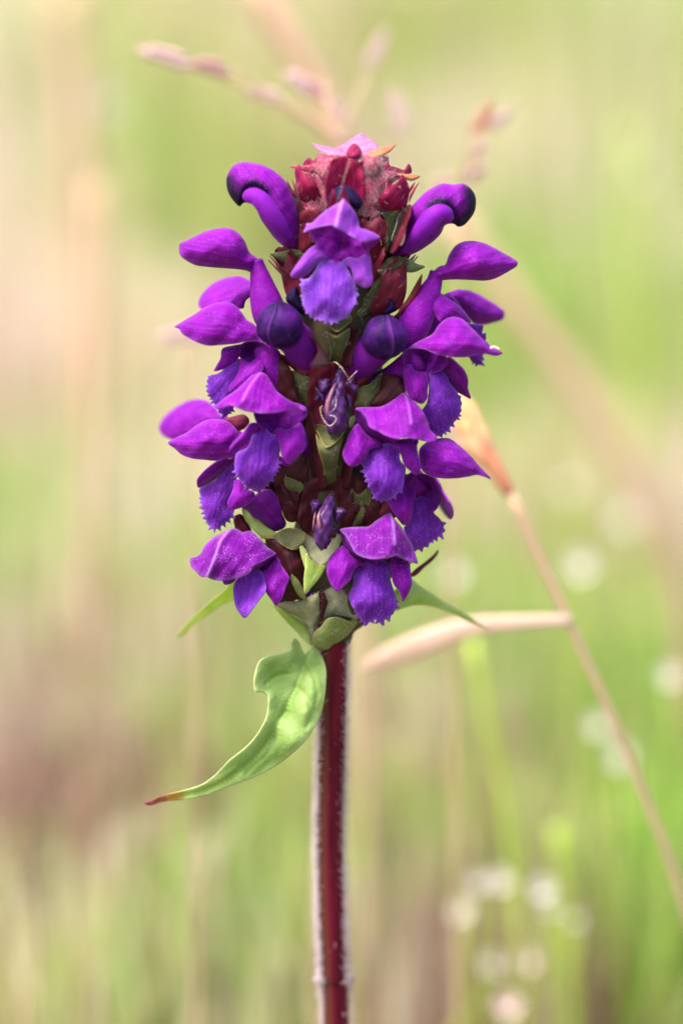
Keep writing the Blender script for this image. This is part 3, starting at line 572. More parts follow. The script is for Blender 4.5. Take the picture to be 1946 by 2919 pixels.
patch('middle_lobe', 'D', [(305, 1065), (400, 1022), (500, 1022), (552, 1070), (560, 1150), (602, 1212), (597, 1290), (580, 1380), (530, 1430), (470, 1470), (400, 1476), (360, 1462), (330, 1400), (300, 1330), (274, 1250), (268, 1190), (288, 1120)], [(400, 1030, 7.0), (520, 1040, 7.0), (430, 1200, 9.0), (275, 1230, 8.6), (600, 1250, 8.2), (420, 1470, 8.8), (440, 1350, 9.8)], M['lip'], f, b=.35, serr=[(7, 15.5, 10.5, 11.5)], axis=[(450, 1030), (430, 1470)], step=2.6)
ctube(f, 'D', (480, 970, 5.2))

# --- F12: right, low
f = flower(('D', 740, 1260, 4.5))
patch('upper_lip', 'D', [(715, 1060), (760, 1018), (830, 985), (900, 977), (960, 985), (1020, 1030), (1090, 1090), (1140, 1140), (1190, 1200), (1240, 1250), (1278, 1300), (1230, 1286), (1170, 1272), (1100, 1286), (1000, 1299), (900, 1299), (800, 1282), (738, 1240), (715, 1160)], [(730, 1080, 5.4), (950, 1150, 7.0), (1275, 1298, 4.4), (930, 985, 4.6), (950, 1295, 7.4)], M['petal'], f, b=1.2, double=.8, axis=[(730, 1150), (1270, 1298)])
patch('throat', 'D', [(640, 1330), (700, 1265), (810, 1285), (860, 1310), (890, 1400), (870, 1500), (830, 1560), (760, 1560), (680, 1520), (640, 1430)], [(650, 1330, 5), (860, 1320, 4.4), (770, 1400, 3), (760, 1550, 4.4)], M['throat'], f, b=0)
patch('side_lobe', 'F', [(560, 120), (640, 55), (720, 15), (795, 55), (782, 150), (770, 250), (740, 312), (700, 328), (648, 272), (598, 200)], [(600, 130, 6), (780, 60, 4.8), (700, 325, 6.8), (690, 180, 7)], M['petal'], f, b=.5)
patch('middle_lobe', 'F', [(750, 150), (850, 95), (925, 140), (942, 230), (992, 280), (1018, 340), (1006, 400), (960, 430), (920, 462), (850, 512), (790, 522), (740, 440), (700, 350), (740, 300)], [(840, 110, 3.8), (1010, 340, 3.8), (800, 515, 5.4), (850, 330, 5.2)], M['lip'], f, b=.4, serr=[(4.2, 10.5, 12.2, 12.6)], axis=[(850, 110), (870, 510)], step=2.6)
patch('side_lobe', 'D', [(800, 1290), (850, 1308), (900, 1400), (960, 1500), (982, 1580), (962, 1627), (900, 1572), (850, 1490), (812, 1400)], [(820, 1300, 4), (965, 1620, 2.6), (890, 1450, 3.8)], M['petal'], f, b=.5)
ctube(f, 'D', (740, 1300, 3.6))

# --- F13: lower right, facing the viewer
f = flower(('F', 420, 620, 6.5))
patch('upper_lip', 'F', [(594, 226), (622, 270), (680, 340), (730, 420), (770, 490), (800, 580), (814, 634), (760, 617), (700, 600), (640, 571), (600, 586), (520, 596), (440, 598), (370, 581), (310, 546), (280, 490), (240, 420), (192, 363), (260, 345), (350, 340), (420, 335), (480, 290), (550, 245)],
      [(594, 226, 6.6), (615, 340, 9.6), (625, 560, 12.0), (460, 590, 11.4), (310, 540, 10.2), (195, 365, 8.0), (400, 350, 8.0), (450, 460, 10.0), (810, 630, 9.2), (730, 450, 8.8), (700, 595, 10.8)], M['glittery'], f, b=.25, axis=[(594, 226), (600, 590)], ridge=[(596, 235), (615, 310), (625, 400), (632, 480)])
patch('lip_fold', 'F', [(192, 363), (240, 425), (280, 495), (312, 548), (400, 590), (500, 598), (480, 650), (400, 660), (330, 640), (270, 580), (225, 500), (205, 430)], [(200, 370, 7.6), (310, 545, 9.4), (470, 600, 9), (280, 580, 6.8), (400, 650, 6.2)], M['throat'], f, b=-.4)
patch('throat', 'F', [(300, 590), (400, 585), (520, 590), (640, 570), (700, 600), (640, 660), (560, 690), (420, 690), (330, 680)], [(310, 600, 7.4), (690, 600, 8), (500, 620, 5.2), (450, 690, 7)], M['throat'], f, b=0)
patch('side_lobe', 'F', [(215, 488), (255, 518), (300, 578), (372, 608), (392, 640), (330, 662), (300, 700), (280, 760), (230, 812), (175, 857), (130, 820), (95, 750), (84, 680), (108, 590), (160, 530)], [(230, 500, 7.4), (380, 630, 7.4), (175, 850, 9.8), (95, 690, 8.4), (200, 680, 9.4)], M['petal'], f, b=.6)
patch('side_lobe', 'F', [(590, 600), (640, 572), (700, 602), (742, 620), (757, 700), (767, 790), (740, 870), (690, 943), (680, 900), (660, 850), (620, 800), (598, 700)], [(600, 610, 7.2), (740, 620, 7.6), (690, 935, 9.2), (690, 740, 9.0)], M['petal'], f, b=.6)
patch('middle_lobe', 'F', [(305, 680), (400, 620), (520, 602), (592, 640), (592, 740), (622, 850), (647, 920), (636, 990), (600, 1050), (550, 1082), (520, 1110), (470, 1080), (400, 1117), (350, 1072), (310, 1010), (275, 950), (261, 880), (296, 800)], [(400, 640, 7.0), (560, 640, 7.0), (450, 800, 8.8), (270, 900, 8.8), (640, 930, 8.2), (460, 1090, 8.8), (450, 960, 9.8)], M['lip'], f, b=.35, serr=[(6, 14, 12.2, 13.8)], axis=[(470, 620), (450, 1090)], step=2.6)
ctube(f, 'F', (460, 610, 5.2))

# --- buds
f = flower(('A', 1100, 950, 3), 'flower_bud')
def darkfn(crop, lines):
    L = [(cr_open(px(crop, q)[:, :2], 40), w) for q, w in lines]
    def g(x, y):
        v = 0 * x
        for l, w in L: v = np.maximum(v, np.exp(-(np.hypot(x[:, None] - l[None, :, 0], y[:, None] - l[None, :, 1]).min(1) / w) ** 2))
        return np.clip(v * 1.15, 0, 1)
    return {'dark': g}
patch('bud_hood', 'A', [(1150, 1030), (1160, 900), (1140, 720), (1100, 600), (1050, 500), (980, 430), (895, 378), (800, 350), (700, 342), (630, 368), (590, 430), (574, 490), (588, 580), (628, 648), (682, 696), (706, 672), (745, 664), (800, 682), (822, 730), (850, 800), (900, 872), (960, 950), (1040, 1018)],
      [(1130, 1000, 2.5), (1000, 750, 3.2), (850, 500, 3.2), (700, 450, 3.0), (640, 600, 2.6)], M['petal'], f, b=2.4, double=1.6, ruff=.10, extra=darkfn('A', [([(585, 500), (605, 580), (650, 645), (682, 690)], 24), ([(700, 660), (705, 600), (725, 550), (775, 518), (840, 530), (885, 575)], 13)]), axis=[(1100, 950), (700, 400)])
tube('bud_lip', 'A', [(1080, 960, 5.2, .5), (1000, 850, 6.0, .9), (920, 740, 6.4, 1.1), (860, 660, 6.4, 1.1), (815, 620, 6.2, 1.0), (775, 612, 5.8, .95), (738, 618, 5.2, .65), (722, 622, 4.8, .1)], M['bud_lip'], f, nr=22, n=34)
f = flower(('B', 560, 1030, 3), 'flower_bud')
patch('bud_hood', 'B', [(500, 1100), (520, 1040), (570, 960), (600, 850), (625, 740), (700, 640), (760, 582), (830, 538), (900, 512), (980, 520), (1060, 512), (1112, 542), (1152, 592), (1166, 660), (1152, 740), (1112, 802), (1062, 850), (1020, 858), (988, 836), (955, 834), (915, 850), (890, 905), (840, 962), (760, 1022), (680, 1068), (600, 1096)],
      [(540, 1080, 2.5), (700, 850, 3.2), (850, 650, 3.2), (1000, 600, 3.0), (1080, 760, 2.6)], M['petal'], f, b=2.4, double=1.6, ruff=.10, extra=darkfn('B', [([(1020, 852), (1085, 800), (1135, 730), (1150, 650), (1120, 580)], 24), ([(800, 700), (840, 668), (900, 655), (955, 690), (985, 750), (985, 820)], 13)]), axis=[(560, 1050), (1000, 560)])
tube('bud_lip', 'B', [(580, 1050, 5.0, .5), (680, 950, 5.8, .9), (760, 850, 6.3, 1.15), (820, 780, 6.4, 1.15), (870, 745, 6.2, 1.0), (920, 752, 5.8, .9), (950, 790, 5.2, .6), (960, 815, 4.8, .1)], M['bud_lip'], f, nr=22, n=34)
def ball_bud(crop, cx, cy, rx, ry, d, lean, ridge_u, stalk):
    f = flower((crop, cx, cy, d), 'flower_bud')
    V = []; F = []; RIBV = []; nu, nv = 128, 48; p = px(crop, [(cx, cy)])[0]; s = CROPS[crop][2]
    for j in range(nv + 1):
        th = math.pi * j / nv
        for i in range(nu):
            ph = 2 * math.pi * i / nu
            r = 1 + .03 * math.sin(2 * ph + 1) * math.sin(th) - .05 * math.cos(th) * math.sin(th) ** 2
            r *= 1 + .035 * math.sin(3 * ph + 2 * th + cx) * math.sin(th) + .02 * math.sin(5 * th + ph)
            q = ((ph - ridge_u - .38 * math.cos(th) * (1 if ridge_u < 0 else -.5) + math.pi) % (2 * math.pi)) - math.pi
            r *= 1 - .10 * math.exp(-((q - .75) / .45) ** 2) * math.sin(th); r *= 1 + (.07 * math.exp(-(q / .07) ** 2) - .045 * math.exp(-(abs(q) - .17) ** 2 / .010) ) * math.sin(th) ** .7; RIBV.append(math.exp(-(q / .04) ** 2) * math.sin(th) * .6)
            X = math.sin(th) * math.sin(ph) * r; Z = math.cos(th) * r; Y = math.sin(th) * math.cos(ph) * r
            X, Z = X * math.cos(lean) - Z * math.sin(lean), X * math.sin(lean) + Z * math.cos(lean)
            V.append(P(p[0] + X * rx * s, p[1] - Z * ry * s, d + Y * (rx + ry) / 2 * s * .0425))
    for j in range(nv):
        for i in range(nu): F.append((j * nu + i, (j + 1) * nu + i, (j + 1) * nu + (i + 1) % nu, j * nu + (i + 1) % nu))
    mesh_obj('bud_hood', V, F, M['ball'], f, attrs={'edge': np.ones(len(V)), 'rib': RIBV})
    tube('corolla_tube', crop, stalk, M['throat'], f, nr=22, n=24, crumple=.05)  # darker throat colour puts part of the shade behind the bud into the tube
ball_bud('A', 1003, 1642, 192, 188, 8.0, .12, -.45, [(1050, 1650, 6.4, 1.7), (1140, 1770, 5.6, 2.1), (1220, 1890, 4.4, 1.9), (1290, 2000, 2.6, 1.4)])
ball_bud('D', 440, 172, 192, 178, 8.0, -.06, .32, [(390, 190, 6.4, 1.7), (310, 300, 5.6, 2.1), (230, 390, 4.4, 1.8), (140, 470, 2.6, 1.4)])
for crop, pts, dd in (('J', [(470, 760), (490, 690), (550, 630), (630, 600), (720, 625), (790, 690), (825, 770), (800, 840), (760, 850), (690, 850), (560, 850)], 6.0),
                      ('A', [(1050, 1440), (1065, 1385), (1130, 1335), (1165, 1420), (1195, 1500), (1205, 1570), (1120, 1520)], 4.6),
                      ('B', [(425, 1545), (460, 1480), (475, 1425), (510, 1450), (528, 1500), (490, 1550), (440, 1570)], 5.0)):
    f = flower((crop, *pts[0], dd), 'flower_bud')
    patch('bud_hood', crop, pts, float(dd), M['navy'], f, b=1.2, double=1.2, ruff=.03)

# --- withered flowers
f = flower(('K', 690, 760, 8), 'withered_flower')
tube('shrivelled_tube', 'K', [(742, 355, 6, .25), (738, 440, 6.8, .48), (715, 570, 7.6, .72), (695, 700, 8.2, 1.02), (690, 850, 8.6, 1.28), (695, 960, 8.4, 1.2), (660, 1030, 8.0, .75), (625, 1090, 7.6, .2)], M['wither'], f, nr=30, n=46, crumple=.26)
tube('rusty_rib', 'K', [(690, 520, 8.3, .12), (640, 640, 9.0, .25), (605, 760, 9.3, .3), (600, 850, 9.4, .2), (620, 930, 9.2, .08)], M['wither_rust'], f, nr=14, n=24, crumple=.2)
for pts in ([(505, 490), (560, 472), (632, 478), (610, 520), (640, 560), (590, 600), (600, 640), (545, 625), (510, 560)], [(468, 570), (520, 600), (560, 640), (555, 740), (530, 690), (500, 720), (458, 705), (475, 640)],
            [(800, 520), (850, 490), (890, 450), (895, 520), (940, 560), (920, 630), (880, 640), (860, 600), (815, 560)], [(800, 640), (850, 650), (875, 690), (870, 760), (855, 800), (830, 780), (805, 720)], [(560, 700), (590, 680), (600, 750), (570, 760)]):
    patch('shrivelled_lobe', 'K', pts, 7.4, M['wither'], f, b=.5, ruff=.32, step=2.2, serr=[(0, len(pts), 3, 7)])
for pts in ([(668, 280, 8.2), (700, 290, 8.6), (760, 350, 9), (800, 410, 9), (826, 450, 8.4), (832, 490, 8)], [(932, 380, 8.6), (900, 410, 8.6), (860, 450, 8.6), (835, 485, 8.2)], [(700, 700, 9.8), (690, 780, 10), (655, 830, 10)],
            [(548, 772, 9), (518, 800, 9.4), (530, 870, 9.6), (565, 940, 9.8), (610, 992, 10), (655, 982, 10), (697, 925, 10), (680, 890, 10), (625, 875, 10)]):
    tube('filament', 'K', [(*q, .02) for q in pts], M['fibre'], f, nr=8, n=26)
f = flower(('L', 830, 620, 7.5), 'withered_flower')
tube('shrivelled_tube', 'L', [(915, 265, 6, .25), (895, 330, 7, .55), (860, 450, 8, .8), (835, 580, 8.4, .95), (820, 700, 8.4, .9), (820, 780, 8, .75), (805, 850, 7.4, .15)], M['wither'], f, nr=30, n=40, crumple=.24)
tube('rusty_rib', 'L', [(800, 420, 8.3, .1), (775, 500, 9.0, .22), (785, 590, 9.3, .22), (790, 650, 9.2, .08)], M['wither_rust'], f, nr=12, n=18, crumple=.2)
tube('rusty_rib', 'L', [(745, 420, 7.2, .08), (728, 540, 7.6, .16), (715, 640, 7.6, .06)], M['wither_rust'], f, nr=12, n=18, crumple=.2)
for pts in ([(690, 345), (720, 318), (775, 320), (805, 370), (780, 420), (745, 440), (712, 460), (705, 400)], [(920, 420), (980, 405), (1030, 405), (1080, 462), (1030, 490), (985, 550), (950, 560), (930, 500)], [(890, 600), (930, 595), (975, 610), (985, 650), (950, 668), (905, 655)], [(900, 690), (890, 740), (860, 780), (850, 700)]):
    patch('shrivelled_lobe', 'L', pts, 7.2, M['wither'], f, b=.5, ruff=.3, step=2.2, serr=[(0, len(pts), 3, 7)])

# --- calyx lobes and bracts traced at the front of the head
def part(name, mat, crop, pts, depth, **kw):
    if mat == 'olive': kw['hair'] = kw.get('hair', 0) // 3
    return patch(name, crop, pts, depth, M[mat], plant, **kw)
part('calyx_lip', 'crimson', 'J', [(513, 352), (540, 335), (590, 316), (650, 303), (700, 330), (760, 355), (800, 370), (828, 338), (842, 450), (856, 600), (846, 720), (815, 800), (760, 850), (600, 860), (480, 780), (453, 640), (470, 500), (500, 400)], [(650, 310, 6.2), (650, 600, 5.2), (460, 600, 6.2), (850, 600, 6.2), (650, 850, 5)], b=-.2, axis=[(650, 300), (650, 850)], hair=10)
for pts in ([(528, 632), (560, 700), (592, 770), (600, 830), (540, 850), (485, 820), (505, 720)], [(634, 612), (665, 690), (700, 780), (720, 840), (660, 860), (590, 840), (610, 720)]):
    part('calyx_tooth', 'crimson', 'J', pts, [(560, 640, 8.2), (560, 850, 7.2), (660, 850, 7.2)], b=.3)
part('calyx', 'crimson', 'J', [(145, 430), (186, 393), (205, 440), (250, 475), (284, 475), (296, 432), (320, 520), (370, 620), (412, 740), (360, 800), (260, 800), (190, 740), (160, 600)], [(186, 400, 4.2), (290, 440, 5.2), (400, 740, 4.2), (190, 720, 3.4), (290, 620, 5.6)], b=.3, hair=16)
part('calyx', 'crimson', 'J', [(1096, 518), (1112, 590), (1160, 578), (1200, 540), (1234, 487), (1282, 560), (1306, 640), (1296, 740), (1260, 830), (1120, 860), (960, 870), (905, 840), (980, 750), (1050, 640)], [(1096, 525, 5.0), (1234, 495, 4.4), (1080, 700, 5.6), (1290, 700, 3.6), (920, 840, 4)], b=.3, hair=20)
part('calyx', 'maroon', 'J', [(205, 870), (300, 846), (395, 900), (400, 1000), (370, 1100), (360, 1200), (300, 1300), (240, 1330), (185, 1200), (195, 1000)], [(300, 850, 5.4), (200, 1000, 4.6), (390, 1000, 5.2), (240, 1290, 4)], b=.3, hair=12)
part('calyx', 'maroon', 'J', [(805, 975), (830, 928), (900, 958), (970, 926), (1072, 970), (1074, 1100), (1052, 1250), (1005, 1370), (930, 1420), (850, 1380), (840, 1200), (830, 1060)], [(830, 940, 5.6), (1070, 980, 5.2), (930, 1150, 5.4), (930, 1400, 4.2)], b=.4, hair=16)
part('calyx', 'brown', 'J', [(95, 640), (150, 660), (205, 740), (225, 850), (215, 1000), (205, 1150), (185, 1260), (125, 1220), (95, 1000), (90, 800)], [(150, 670, 2), (200, 1000, 3.6), (110, 1000, 1.6)], b=.4, hair=8)
part('calyx', 'maroon', 'J', [(1185, 880), (1250, 815), (1315, 795), (1310, 900), (1270, 1000), (1255, 1090), (1195, 1210), (1130, 1290), (1085, 1270), (1140, 1100), (1175, 1000)], [(1300, 810, 2.6), (1110, 1260, 4), (1230, 1000, 4)], b=.3, hair=10)
part('calyx', 'maroon', 'A', [(1050, 1095), (1120, 1115), (1180, 1090), (1200, 1200), (1190, 1330), (1180, 1460), (1060, 1410), (1015, 1260), (998, 1170), (1030, 1220)], [(1060, 1100, 2.6), (1180, 1200, 4.4), (1060, 1400, 3)], b=.3)
part('calyx', 'maroon', 'B', [(440, 1205), (520, 1195), (605, 1140), (614, 1250), (605, 1400), (555, 1510), (440, 1560), (320, 1540), (380, 1380), (410, 1300)], [(450, 1220, 5), (600, 1160, 4), (440, 1520, 4.6), (480, 1380, 5)], b=.3, hair=8)
part('calyx', 'maroon', 'B', [(735, 1235), (722, 1350), (692, 1440), (622, 1520), (540, 1570), (560, 1500), (610, 1440), (680, 1320)], [(735, 1240, 4.6), (560, 1550, 5)], b=.2)
part('calyx_tooth', 'rose', 'J', [(60, 538), (85, 580), (115, 640), (150, 720), (120, 700), (90, 640)], 2.4, b=.1, step=2.4)
part('calyx_tooth', 'rose', 'J', [(118, 538), (145, 580), (165, 660), (160, 720), (135, 640)], 2.8, b=.1, step=2.4)
part('calyx_tooth', 'rose', 'J', [(1405, 565), (1375, 630), (1330, 720), (1300, 780), (1310, 700), (1350, 630)], 2.4, b=.1, step=2.4)
part('calyx_tooth', 'rose', 'J', [(1365, 565), (1340, 630), (1300, 690), (1285, 720), (1300, 640)], 2.8, b=.1, step=2.4)
# crown of young bracts
part('bract', 'pink', 'J', [(555, 222), (590, 205), (640, 178), (720, 120), (820, 72), (910, 128), (990, 205), (960, 260), (880, 300), (820, 330), (740, 337), (670, 305), (600, 260)], [(820, 75, -1.5), (560, 220, 1.2), (990, 205, 1.2), (740, 330, 4.0), (760, 200, 1.0)], b=.3, hair=60, hlen=.7)
part('bract', 'pink', 'J', [(316, 176), (400, 188), (520, 213), (600, 230), (668, 280), (664, 305), (600, 313), (500, 302), (420, 266)], [(320, 180, 2.0), (660, 295, 4.6), (500, 220, 3), (500, 300, 4)], b=.3, hair=30, hlen=.6)
part('bract', 'orange', 'J', [(815, 325), (900, 262), (1000, 220), (1100, 195), (1168, 187), (1120, 250), (1040, 300), (960, 315), (870, 318)], [(1165, 190, 2.2), (830, 320, 4.8), (980, 300, 4.2)], b=.3, hair=26, hlen=.6)
part('bract', 'crimson', 'J', [(668, 262), (700, 205), (745, 175), (790, 200), (820, 250), (815, 300), (760, 330), (700, 322), (672, 300)], [(745, 180, 2.8), (745, 320, 5.2)], b=.9)
part('bract', 'rose', 'J', [(828, 312), (930, 305), (1040, 302), (1095, 320), (1020, 420), (960, 470), (870, 530), (850, 430)], [(840, 320, 5), (1090, 325, 3.2), (870, 510, 5.2), (960, 380, 5)], b=.4, hair=220, hlen=.9)
part('bract', 'rose', 'J', [(380, 285), (480, 290), (565, 315), (512, 370), (480, 480), (450, 580), (375, 480), (360, 380)], [(390, 300, 3.4), (550, 320, 5), (450, 560, 5), (440, 400, 5)], b=.3, hair=150, hlen=.9)
part('bract', 'rose', 'J', [(850, 560), (940, 478), (1060, 448), (1180, 472), (1240, 500), (1150, 570), (1060, 650), (980, 760), (900, 850), (835, 840), (856, 700)], [(860, 560, 4.6), (1060, 455, 4), (1230, 500, 3.6), (870, 830, 5), (980, 620, 4.6)], b=.4, hair=300, hlen=1.0)
part('bract', 'orange', 'J', [(1160, 470), (1240, 482), (1330, 488), (1418, 506), (1345, 552), (1285, 548), (1225, 515)], [(1170, 480, 4), (1415, 510, 3)], b=.3, hair=14, hlen=.5)
part('calyx', 'crimson', 'J', [(990, 445), (1030, 365), (1045, 390), (1092, 310), (1104, 390), (1180, 418), (1250, 440), (1298, 378), (1330, 465), (1250, 500), (1100, 480)], [(1000, 440, 2), (1300, 440, .6)], b=.3, hair=14)
part('bract', 'rose', 'J', [(90, 415), (200, 398), (340, 388), (440, 395), (480, 470), (430, 520), (300, 480), (200, 445)], [(95, 415, 1.2), (470, 450, 4)], b=.3, hair=30, hlen=.6)
part('calyx', 'crimson', 'J', [(225, 390), (285, 318), (335, 350), (380, 280), (425, 330), (455, 400), (380, 420), (280, 410)], [(240, 390, 0), (440, 390, 2)], b=.3, hair=10)
part('bract', 'rose', 'J', [(330, 480), (440, 540), (470, 680), (490, 800), (430, 870), (330, 890), (240, 840), (290, 760), (400, 740), (370, 600)], [(340, 490, 3), (460, 700, 4.4), (300, 850, 4.4)], b=.2, hair=160, hlen=.9)
part('bract', 'rose', 'J', [(845, 700), (900, 740), (960, 830), (1010, 880), (960, 930), (860, 920), (790, 900), (820, 800)], [(850, 720, 4.6), (960, 900, 4.4)], b=.2, hair=160, hlen=1.0)
part('bract', 'olive', 'J', [(1020, 880), (1120, 860), (1260, 830), (1190, 900), (1170, 1000), (1130, 1110), (1080, 1270), (1050, 1260), (1075, 1100), (1075, 970)], [(1040, 890, 4), (1250, 840, 3), (1070, 1250, 4)], b=.2, hair=60, hlen=.9)
# whorl bracts at the sides
part('bract', 'olive', 'A', [(922, 1075), (1000, 1060), (1070, 1044), (1190, 1055), (1200, 1090), (1080, 1125), (1040, 1142), (980, 1112)], [(925, 1075, 1), (1190, 1070, 4)], b=.4, hair=30)
part('bract', 'bract', 'B', [(590, 1100), (640, 1120), (690, 1152), (758, 1176), (720, 1202), (650, 1224), (600, 1210)], [(600, 1150, 3), (755, 1176, 1)], b=.4, hair=16)
part('bract', 'olive', 'B', [(380, 1220), (440, 1130), (500, 1095), (580, 1100), (640, 1140), (600, 1190), (520, 1215), (440, 1240)], [(400, 1210, 5), (620, 1140, 3.4)], b=.4, hair=50)
part('bract', 'olive', 'B', [(330, 1350), (400, 1210), (440, 1220), (410, 1320), (360, 1430), (330, 1530), (240, 1580), (220, 1560), (260, 1440)], [(400, 1230, 4.4), (250, 1560, 4.4)], b=.2, hair=110, hlen=.9)
# boat-shaped bracts down the middle, tips towards the viewer
part('bract', 'olive', 'A', [(1350, 1560), (1560, 1560), (1575, 1600), (1535, 1640), (1460, 1690), (1405, 1660), (1365, 1610)], [(1350, 1570, 5.6), (1570, 1580, 5.6), (1460, 1690, 9)], b=-.4, hair=24)
part('bract', 'olive', 'K', [(575, -60), (640, -30), (700, -5), (760, -40), (850, -90), (830, 60), (770, 180), (735, 300), (640, 300), (635, 150), (605, 30)], [(580, -50, 7.6), (700, -10, 8.8), (845, -80, 7.6), (690, 290, 5.2)], b=.3, hair=60, hlen=.7)
part('bract', 'olive', 'K', [(450, 980), (600, 990), (810, 960), (800, 1040), (765, 1100), (700, 1170), (630, 1220), (582, 1235), (540, 1185), (500, 1095)], [(460, 990, 5.6), (800, 980, 5.6), (582, 1230, 9.4), (640, 1080, 7.0)], b=-.3, hair=20)
part('bract', 'olive', 'K', [(470, 1080), (535, 1190), (582, 1238), (635, 1222), (705, 1170), (775, 1095), (735, 1290), (700, 1480), (685, 1660), (585, 1660), (552, 1450), (490, 1240)], [(480, 1090, 7.0), (582, 1236, 9.3), (770, 1100, 7.0), (640, 1650, 5.0)], b=.3, hair=40, hlen=.7)
part('bract', 'olive', 'K', [(195, 380), (300, 400), (400, 420), (395, 600), (385, 760), (300, 700), (230, 570)], [(200, 400, 5), (390, 600, 5)], b=.3, hair=70, hlen=.7)
part('bract', 'olive', 'K', [(940, 560), (1060, 530), (1210, 400), (1190, 560), (1110, 760), (1000, 790), (915, 780), (920, 640)], [(950, 600, 5), (1200, 430, 4.4), (1000, 780, 5)], b=.3, hair=70, hlen=.7)
part('bract', 'frost', 'K', [(850, 900), (920, 880), (960, 960), (900, 1010), (840, 1060), (790, 1020)], 5.2, b=.2, hair=30)
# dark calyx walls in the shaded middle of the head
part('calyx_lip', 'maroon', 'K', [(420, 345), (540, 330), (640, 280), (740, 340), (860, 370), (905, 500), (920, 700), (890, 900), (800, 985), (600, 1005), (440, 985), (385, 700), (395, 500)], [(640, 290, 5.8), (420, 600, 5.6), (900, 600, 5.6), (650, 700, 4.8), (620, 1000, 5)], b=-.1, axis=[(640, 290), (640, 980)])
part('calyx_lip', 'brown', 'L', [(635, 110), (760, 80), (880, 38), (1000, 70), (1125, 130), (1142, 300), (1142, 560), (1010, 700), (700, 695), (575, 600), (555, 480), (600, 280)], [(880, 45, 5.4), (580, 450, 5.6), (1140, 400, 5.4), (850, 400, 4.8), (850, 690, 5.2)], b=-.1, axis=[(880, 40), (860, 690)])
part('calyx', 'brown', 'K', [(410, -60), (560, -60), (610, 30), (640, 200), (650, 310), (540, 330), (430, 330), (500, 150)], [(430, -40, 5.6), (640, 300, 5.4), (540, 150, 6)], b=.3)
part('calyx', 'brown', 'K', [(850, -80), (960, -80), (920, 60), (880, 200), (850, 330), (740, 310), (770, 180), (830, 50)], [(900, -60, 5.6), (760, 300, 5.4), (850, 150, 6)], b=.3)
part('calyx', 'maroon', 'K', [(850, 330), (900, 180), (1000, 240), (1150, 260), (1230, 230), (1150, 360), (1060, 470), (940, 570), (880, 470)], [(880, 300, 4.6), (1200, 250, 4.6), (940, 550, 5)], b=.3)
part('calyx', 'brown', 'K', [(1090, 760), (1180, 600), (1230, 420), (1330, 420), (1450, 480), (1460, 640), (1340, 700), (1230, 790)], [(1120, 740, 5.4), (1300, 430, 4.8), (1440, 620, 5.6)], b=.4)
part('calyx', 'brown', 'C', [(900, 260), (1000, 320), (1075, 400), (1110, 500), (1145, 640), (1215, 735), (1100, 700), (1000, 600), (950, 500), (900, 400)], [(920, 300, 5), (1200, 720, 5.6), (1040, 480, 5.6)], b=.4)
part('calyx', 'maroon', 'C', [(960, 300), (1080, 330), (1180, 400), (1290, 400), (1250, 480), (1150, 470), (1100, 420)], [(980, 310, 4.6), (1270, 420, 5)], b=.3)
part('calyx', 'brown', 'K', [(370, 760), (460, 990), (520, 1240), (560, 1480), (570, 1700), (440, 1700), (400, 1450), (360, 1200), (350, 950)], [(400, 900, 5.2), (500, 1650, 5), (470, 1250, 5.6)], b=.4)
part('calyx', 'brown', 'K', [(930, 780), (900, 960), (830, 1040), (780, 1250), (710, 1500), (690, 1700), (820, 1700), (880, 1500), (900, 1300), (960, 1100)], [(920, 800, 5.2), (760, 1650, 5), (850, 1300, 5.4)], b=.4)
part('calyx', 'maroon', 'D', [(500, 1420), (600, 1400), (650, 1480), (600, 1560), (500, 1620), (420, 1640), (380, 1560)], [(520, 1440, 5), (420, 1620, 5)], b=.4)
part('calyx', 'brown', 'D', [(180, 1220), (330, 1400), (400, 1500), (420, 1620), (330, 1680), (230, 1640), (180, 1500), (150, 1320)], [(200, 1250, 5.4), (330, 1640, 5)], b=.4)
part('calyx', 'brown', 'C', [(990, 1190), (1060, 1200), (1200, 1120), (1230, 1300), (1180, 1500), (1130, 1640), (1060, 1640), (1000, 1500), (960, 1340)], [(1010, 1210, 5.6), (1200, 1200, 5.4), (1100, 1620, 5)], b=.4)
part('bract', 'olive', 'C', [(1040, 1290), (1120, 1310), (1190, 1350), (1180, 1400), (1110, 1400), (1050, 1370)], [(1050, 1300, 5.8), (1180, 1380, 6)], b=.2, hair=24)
part('bract', 'olive', 'L', [(1120, 180), (1200, 190), (1300, 180), (1340, 300), (1290, 420), (1230, 560), (1140, 590), (1145, 400)], [(1130, 200, 5.2), (1300, 250, 5.4), (1180, 560, 5)], b=.3, hair=50)
part('calyx', 'brown', 'E', [(885, 450), (980, 425), (1040, 490), (1150, 520), (1200, 640), (1205, 730), (1195, 840), (1130, 925), (1030, 940), (1000, 950), (1020, 820), (1010, 700), (970, 570)], [(900, 460, 5.6), (1200, 640, 6), (1080, 930, 5.4), (1080, 660, 6.6)], b=.4)
part('bract', 'bract', 'E', [(700, 185), (745, 180), (830, 275), (890, 335), (970, 395), (930, 450), (860, 430), (780, 355), (720, 280)], [(705, 190, 3), (950, 430, 6)], b=.3)
part('bract', 'olive', 'E', [(850, 430), (960, 395), (1060, 350), (1190, 380), (1200, 440), (1160, 510), (1105, 525), (1020, 490), (960, 440)], [(870, 430, 5.8), (1180, 400, 6), (1100, 520, 7)], b=.3, hair=40)
part('calyx', 'maroon', 'E', [(636, 260), (690, 238), (740, 305), (775, 375), (720, 400), (660, 380), (636, 320)], 2.6, b=.4)
part('bract', 'bract', 'E', [(1080, 690), (1130, 740), (1180, 820), (1212, 930), (1150, 890), (1100, 800)], [(1090, 700, 7), (1200, 920, 6)], b=.2)
